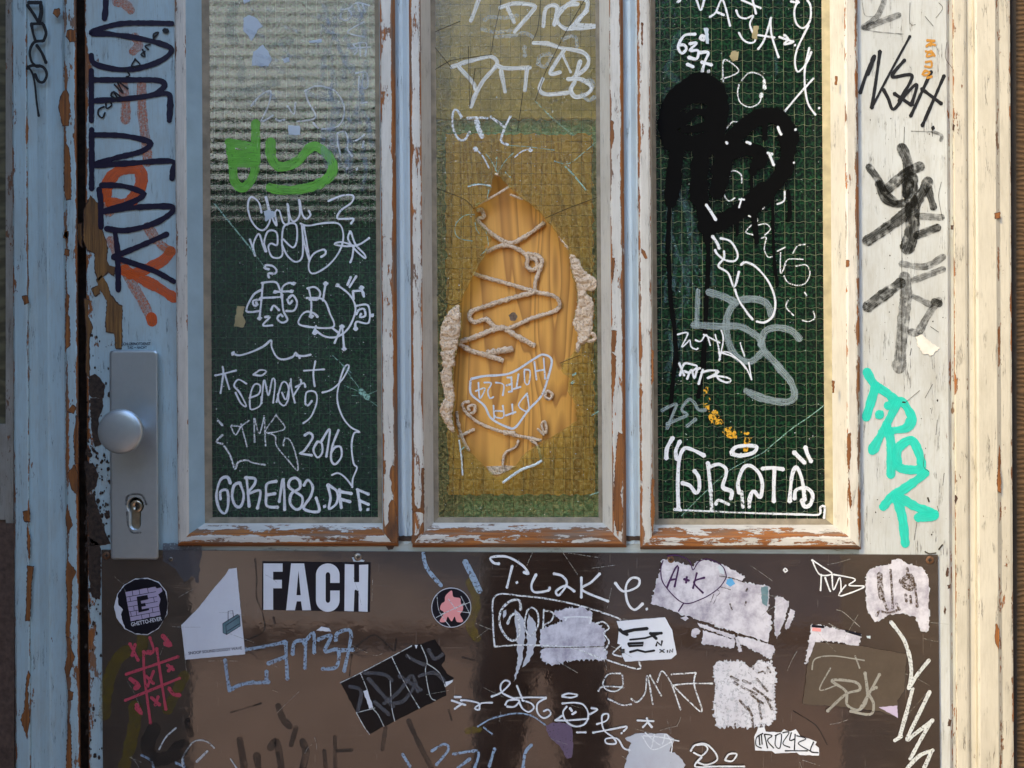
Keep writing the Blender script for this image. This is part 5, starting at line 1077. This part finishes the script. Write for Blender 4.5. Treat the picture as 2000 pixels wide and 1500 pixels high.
# torn paper in the middle
st = sticker('F3', '520,600 600,570 680,550 620,515 600,490 700,460 800,455 850,490 850,520 840,550 900,570 940,610 930,680 950,790 900,800 820,790 700,800 600,830 530,800 515,740 550,720 515,700', 'paper_worn', 'torn whitish paper over the boxed white letters', 1.6, 4, 3, dy=0.0003)
strokes('pen_tag', M['white'], st, PR - 0.0003, [('F3', 9, '670,520 760,515 850,520; 680,540 690,520; 530,712 700,710 930,712; 850,525 840,560')])
strokes('dirt_mark', M['dirt'], st, PR - 0.0003, [('F3', 8, '520,712 600,714 720,714 930,709')])
st = sticker('F3', '1015,545 1330,520 1375,600 1405,760 1370,790 1070,808 1050,770 1045,700 1020,690 1030,590', 'paper', 'clean white sticker with black angular letters, right of the torn paper', 0.3, 6, dy=0.0002)
YX = PR - 0.0003
strokes('print', M['black_ink'], st, YX, [('F3', 16, '1032,598 1060,622 1085,632; 1050,618 1130,600 1215,592'), ('F3', 12, '1230,625 1310,622; 1232,620 1275,660; 1090,690 1190,685 1185,702 1095,706 1090,690'), ('F3', 9, '1100,665 1200,655 1310,620; 1272,705 1278,680 1305,702 1310,672'), ('F3', 11, '1100,745 1150,732 1200,745 1260,735'), ('F3', 5, '1045,730 1065,728; 1045,740 1065,738; 1045,750 1065,748; 1295,728 1325,748; 1325,728 1295,748; 1345,733 1345,748; 1360,748 1362,728 1378,746 1380,725')], straight=True)
st = sticker('F3', '1070,1310 1120,1290 1180,1270 1260,1280 1350,1280 1390,1310 1360,1390 1420,1420 1460,1480 1455,1530 1060,1530 1085,1420 1110,1340', 'paper_grey', 'ragged pale smudge at the bottom edge below the star', 2.0, 5, 4)
strokes('scribble', M['white'], st, PR, [('F3', 7, '1180,1290 1250,1380 1370,1330; 1190,1290 1300,1300 1420,1325; 1200,1270 1300,1350 1330,1280; 1340,1280 1375,1340 1370,1400; 1260,1280 1240,1380')])
# big torn paper with the heart
G_ = 'paper scraps right of the plate centre'
st = sticker('F4', '150,140 350,190 370,155 450,150 560,190 640,230 680,260 660,290 840,320 835,460 820,480 855,520 835,680 700,640 560,595 400,540 240,485 150,450 70,430 100,330 135,200', 'paper_worn', 'large torn grey white paper with an inked heart', 1.3, 5, 5, dy=0.0002)
strokes('pen_tag', M['purple_ink'], st, PR - 0.0002, [('F4', 11, '175,325 230,200 250,195 225,320; 200,275 235,270; 285,270 320,280; 305,255 300,295; 370,230 345,330; 420,260 350,290 410,360'), ('F4', 7, '150,150 135,220 160,310 280,425 400,400 500,340 550,280 560,240 530,180 440,140 380,160 345,210 320,150 240,115 180,120; 285,425 250,480')], 'inked heart with initials')
flat('print', [rough(pts('F4', '565,270 600,265 620,300 590,320 560,300'), 0.8, 3, 2)], PR - 0.0004, M['blue_paper'], st, th=0.00004)
flat('print', [rough(pts('F4', '500,190 540,175 550,240 520,230'), 1.0, 3, 2)], PR - 0.0004, M['residue'], st, th=0.00004)
multi_flat('print', [rough(pts('F4', '790,320 835,320 830,450 800,430 790,390'), 1.0, 3, 2)], PR - 0.0004, M['teal_paper'], st)
strokes('dirt_mark', M['dirt'], st, PR - 0.0002, [('F4', 8, '585,430 600,470; 690,415 685,440; 520,250 600,265 680,290; 700,330 690,350'), ('F4', 4, '460,555 470,548; 505,340 520,360 500,380; 520,320 560,330 590,340; 480,370 460,420; 500,380 480,430')])
for j, (s, lab) in enumerate([('885,385 930,390 970,420 940,540 890,660 875,560', 'tall paper scrap just right of the large torn paper'), ('980,465 1010,480 970,590 945,590', 'thin greenish paper sliver farthest right of the large torn paper'),
        ('375,555 500,600 620,640 610,660 390,580', 'thin paper strip directly under the large torn paper'), ('410,605 620,670 610,720 405,690', 'wide paper scrap under the thin strip'), ('635,640 720,660 870,705 880,730 850,790 640,680', 'long paper scrap under the right end of the large torn paper'),
        ('340,600 370,590 395,610 350,655 335,630', 'small rounded paper scrap left of the wide scrap'), ('265,525 300,512 318,528 285,535', 'tiny pale scrap under the left end of the large torn paper'), ('620,650 640,655 665,740 645,745', 'narrow paper sliver between the wide and long scraps')]):
    sticker('F4', s, 'paper_worn', lab, 0.9, 4, 10 + j, cat='paper scrap', name='paper_scrap', group=G_)
st = sticker('F4', '475,840 500,810 640,805 730,850 760,805 860,810 885,900 870,1010 885,1150 850,1220 720,1235 500,1230 480,1110 490,980', 'paper_peel', 'scraped whitish square below the large torn paper', 1.8, 4, 6)
strokes('dirt_mark', M['dirt'], st, PR, [('F4', 14, '590,905 640,930; 670,930 720,950; 660,970 760,1020; 760,920 830,1000; 720,1020 800,1080; 650,1060 700,1120; 700,1100 730,1160; 770,1060 790,1180; 820,1040 860,1120; 610,940 640,960; 740,980 850,1060; 730,1180 735,1230'), ('F4', 9, '770,880 800,870 815,885; 830,840 850,880; 740,840 735,860; 620,1210 615,1235')])
st = sticker('F4', '770,1240 810,1235 820,1265 920,1270 940,1250 970,1265 1015,1250 1050,1300 1100,1310 1150,1330 1140,1350 1165,1370 1165,1420 1040,1415 1020,1400 880,1405 860,1390 750,1385 745,1300', 'paper', 'die-cut white sticker of black tag lettering near the bottom right', 0.4, 4)
strokes('print', M['black_ink'], st, PR, [('F4', 7, '800,1275 760,1300 755,1350 790,1370; 775,1290 780,1350; 790,1285 795,1345; 810,1280 830,1370; 815,1280 860,1290 830,1320 870,1370; 880,1290 920,1280 910,1370 880,1350 885,1290; 930,1270 970,1270 930,1340 975,1365; 985,1270 975,1320 1010,1310; 1010,1280 1005,1380; 1020,1290 1080,1310 1030,1340 1110,1390; 1130,1330 1110,1390 1160,1400; 945,1388 1090,1388')])
st = sticker('F4', '1120,565 1150,570 1440,630 1420,705 1300,680 1180,670 1130,720 1080,825 1100,690', 'paper_worn', 'torn flyer corner with a pink bar above the brown tape', 1.3, 4, 8, dy=0.0001)
for s_ in ('1118,566 1200,575 1200,590 1116,583', '1330,600 1440,625 1438,645 1340,615'): flat('print', [pts('F4', s_)], PR - 0.0002, M['vinyl'], st, th=0.00004)
flat('print', [pts('F4', '1123,585 1180,592 1178,613 1120,608')], PR - 0.0003, M['pink'], st, th=0.00004)
st = sticker('F5', '140,680 420,705 735,760 720,1000 675,1060 680,1170 560,1130 300,1100 60,1085 90,840', 'tape_brown', 'large brown tape patch with grey scribbles at the right of the plate', 0.8, 6, 9, cat='tape', name='tape_patch', dy=0.0004)
strokes('marker_tag', M['grey_ink'], st, PR - 0.0004, [('F5', 17, '220,1130 340,1020 430,990 400,940 250,930 340,1000 350,1090 430,1120 480,1040 465,880; 560,890 500,1000 430,1120; 540,975 490,1010 520,1080 500,1150 370,1130'), ('F5', 8, '120,860 140,790 250,770 400,790 460,800; 400,770 430,850; 240,850 170,990 280,960')])
sticker('F5', '555,1105 675,1095 680,1175 620,1140', 'lilac', 'small lilac triangle at the lower edge of the brown tape', 0.6, 4, 3, dy=0.0007, cat='sticker remnant', name='sticker_remnant')
st = sticker('F5', '475,240 500,205 640,170 640,150 690,140 740,170 840,200 880,270 880,600 840,615 820,580 800,520 720,490 620,500 530,550 480,470 470,330', 'paper_worn', 'dirty rounded white sticker at the top right corner of the plate', 1.0, 5, 11)
strokes('dirt_mark', M['dirt'], st, PR, [('F5', 36, '560,240 565,330 575,390; 700,285 760,250 770,330 720,310'), ('F5', 16, '630,210 640,330 645,460; 585,400 610,470; 730,370 735,415; 760,380 765,430; 790,300 805,450; 740,200 745,260'), ('F5', 14, '540,510 560,480 620,490 680,470; 670,430 690,470')])
sticker('F5', '475,640 500,640 500,658 480,655', 'residue', 'tiny pale crumb right of the torn flyer corner', 0.5, 3, 2, cat='sticker remnant', name='sticker_remnant')
sticker('F2', '790,130 815,125 850,140 872,150 868,158 800,155', 'residue', 'pale residue around the screw above the block capitals', 0.6, 3, 2, cat='sticker remnant', name='sticker_remnant')

# ------------------------------------------------------------------ the photographer, seen mirrored in the plate
def person():
    m_skin = plain('skin', (0.45, 0.28, 0.2), 0.6); m_coat = plain('dark_jacket', (0.015, 0.016, 0.02), 0.8); m_tr = plain('dark_trousers', (0.02, 0.02, 0.026), 0.8); m_shoe = plain('black_shoes', (0.02, 0.02, 0.02), 0.5)
    root = empty('person', (0.08, -1.34, 0), 'person in dark jacket and trousers holding a phone, mirrored as dark legs in the plate', 'person')
    bx, by = 0.08, -1.34
    J = dict(pel=(0, 0, 0.93, .13), wa=(0, 0, 1.10, .125), ch=(0, 0.02, 1.30, .145), nk=(0, 0.0, 1.47, .06), hd=(0, 0.03, 1.58, .085), tp=(0, 0.02, 1.70, .075))
    for s, n in ((-1, 'l'), (1, 'r')):
        J.update({n + 'hip': (s * .10, 0, .88, .105), n + 'kn': (s * .13, .02, .48, .068), n + 'an': (s * .145, -.02, .09, .048), n + 'toe': (s * .16, .15, .045, .042),
                  n + 'sh': (s * .19, .0, 1.41, .065), n + 'el': (s * .26, .12, 1.26, .046), n + 'wr': (s * .11, .335, 1.53, .03), n + 'pa': (s * .085, .375, 1.565, .028)})
    E = [('pel', 'wa'), ('wa', 'ch'), ('ch', 'nk'), ('nk', 'hd'), ('hd', 'tp')]
    for n in 'lr': E += [('pel', n + 'hip'), (n + 'hip', n + 'kn'), (n + 'kn', n + 'an'), (n + 'an', n + 'toe'), ('ch', n + 'sh'), (n + 'sh', n + 'el'), (n + 'el', n + 'wr'), (n + 'wr', n + 'pa')]
    for s, n in ((-1, 'l'), (1, 'r')):
        for f in range(4):
            a, b, c = n + 'f%da' % f, n + 'f%db' % f, n + 'f%dc' % f; zz = 1.585 - f * .017
            J[a] = (s * .080, .400, zz, .010); J[b] = (s * .066, .412, zz, .009); J[c] = (s * (.050 + .004 * f), .406, zz, .008)
            E += [(n + 'pa', a), (a, b), (b, c)]
        J[n + 'ta'] = (s * .070, .365, 1.585, .011); J[n + 'tb'] = (s * .052, .378, 1.592, .009); E += [(n + 'pa', n + 'ta'), (n + 'ta', n + 'tb')]
    names = list(J); ix = {k: i for i, k in enumerate(names)}
    me = bpy.data.meshes.new('body'); me.from_pydata([(bx + J[k][0], by + J[k][1], J[k][2]) for k in names], [(ix[a], ix[b]) for a, b in E], [])
    o = bpy.data.objects.new('body', me); COL.objects.link(o)
    o.modifiers.new('s', 'SKIN'); sub = o.modifiers.new('u', 'SUBSURF'); sub.levels = 2
    for i, k in enumerate(names):
        v = me.skin_vertices[0].data[i]; r = J[k][3]; v.radius = (r * (1.25 if k in ('wa', 'ch', 'pel') else 1), r); v.use_root = (k == 'pel')
    dg = bpy.context.evaluated_depsgraph_get(); m2 = bpy.data.meshes.new_from_object(o.evaluated_get(dg)); bpy.data.objects.remove(o)
    m2.name = 'body'; m2.materials.clear()
    for m_ in (m_coat, m_skin, m_tr, m_shoe): m2.materials.append(m_)
    for p in m2.polygons:
        c = p.center; p.use_smooth = True
        p.material_index = 3 if c.z < 0.10 else 2 if c.z < 0.92 else 1 if (c.z > 1.47 and abs(c.x - bx) < .12 and c.y < by + .2) or c.y > by + .34 else 0
    b = bpy.data.objects.new('body', m2); COL.objects.link(b); b.parent = root; b.matrix_parent_inverse = Matrix.Translation(-Vector(root.location))
    V, F = [], []
    for i in range(13):           # hair cap
        th_ = math.pi * 0.62 * i / 12
        for k in range(24):
            a = 2 * math.pi * k / 24; rr = 0.104 + 0.004 * noise.noise((i, k, 2))
            V.append((bx + rr * math.sin(th_) * math.cos(a) * .9, by + .01 + rr * math.sin(th_) * math.sin(a) * (1.0 if math.sin(a) < 0 else .82), 1.63 + rr * 1.1 * math.cos(th_)))
    for i in range(12):
        for k in range(24): F.append((i * 24 + k, i * 24 + (k + 1) % 24, (i + 1) * 24 + (k + 1) % 24, (i + 1) * 24 + k))
    mk('hair', V, F, plain('dark_hair', (0.02, 0.014, 0.01), 0.6), root, smooth=True)
    return root
person()
ph = empty('phone', (0.06, -0.965, ZC), 'black phone held up by the photographer, its back to the door', 'phone')
V, F, U = [], [], []
box('case', 0.005, 0.150, -0.966, -0.957, ZC - 0.036, ZC + 0.036, M['vinyl'], ph, centre=False)

for o_ in bpy.data.objects:
    if o_.name.startswith('dirt_mark'): o_['kind'] = 'stuff'
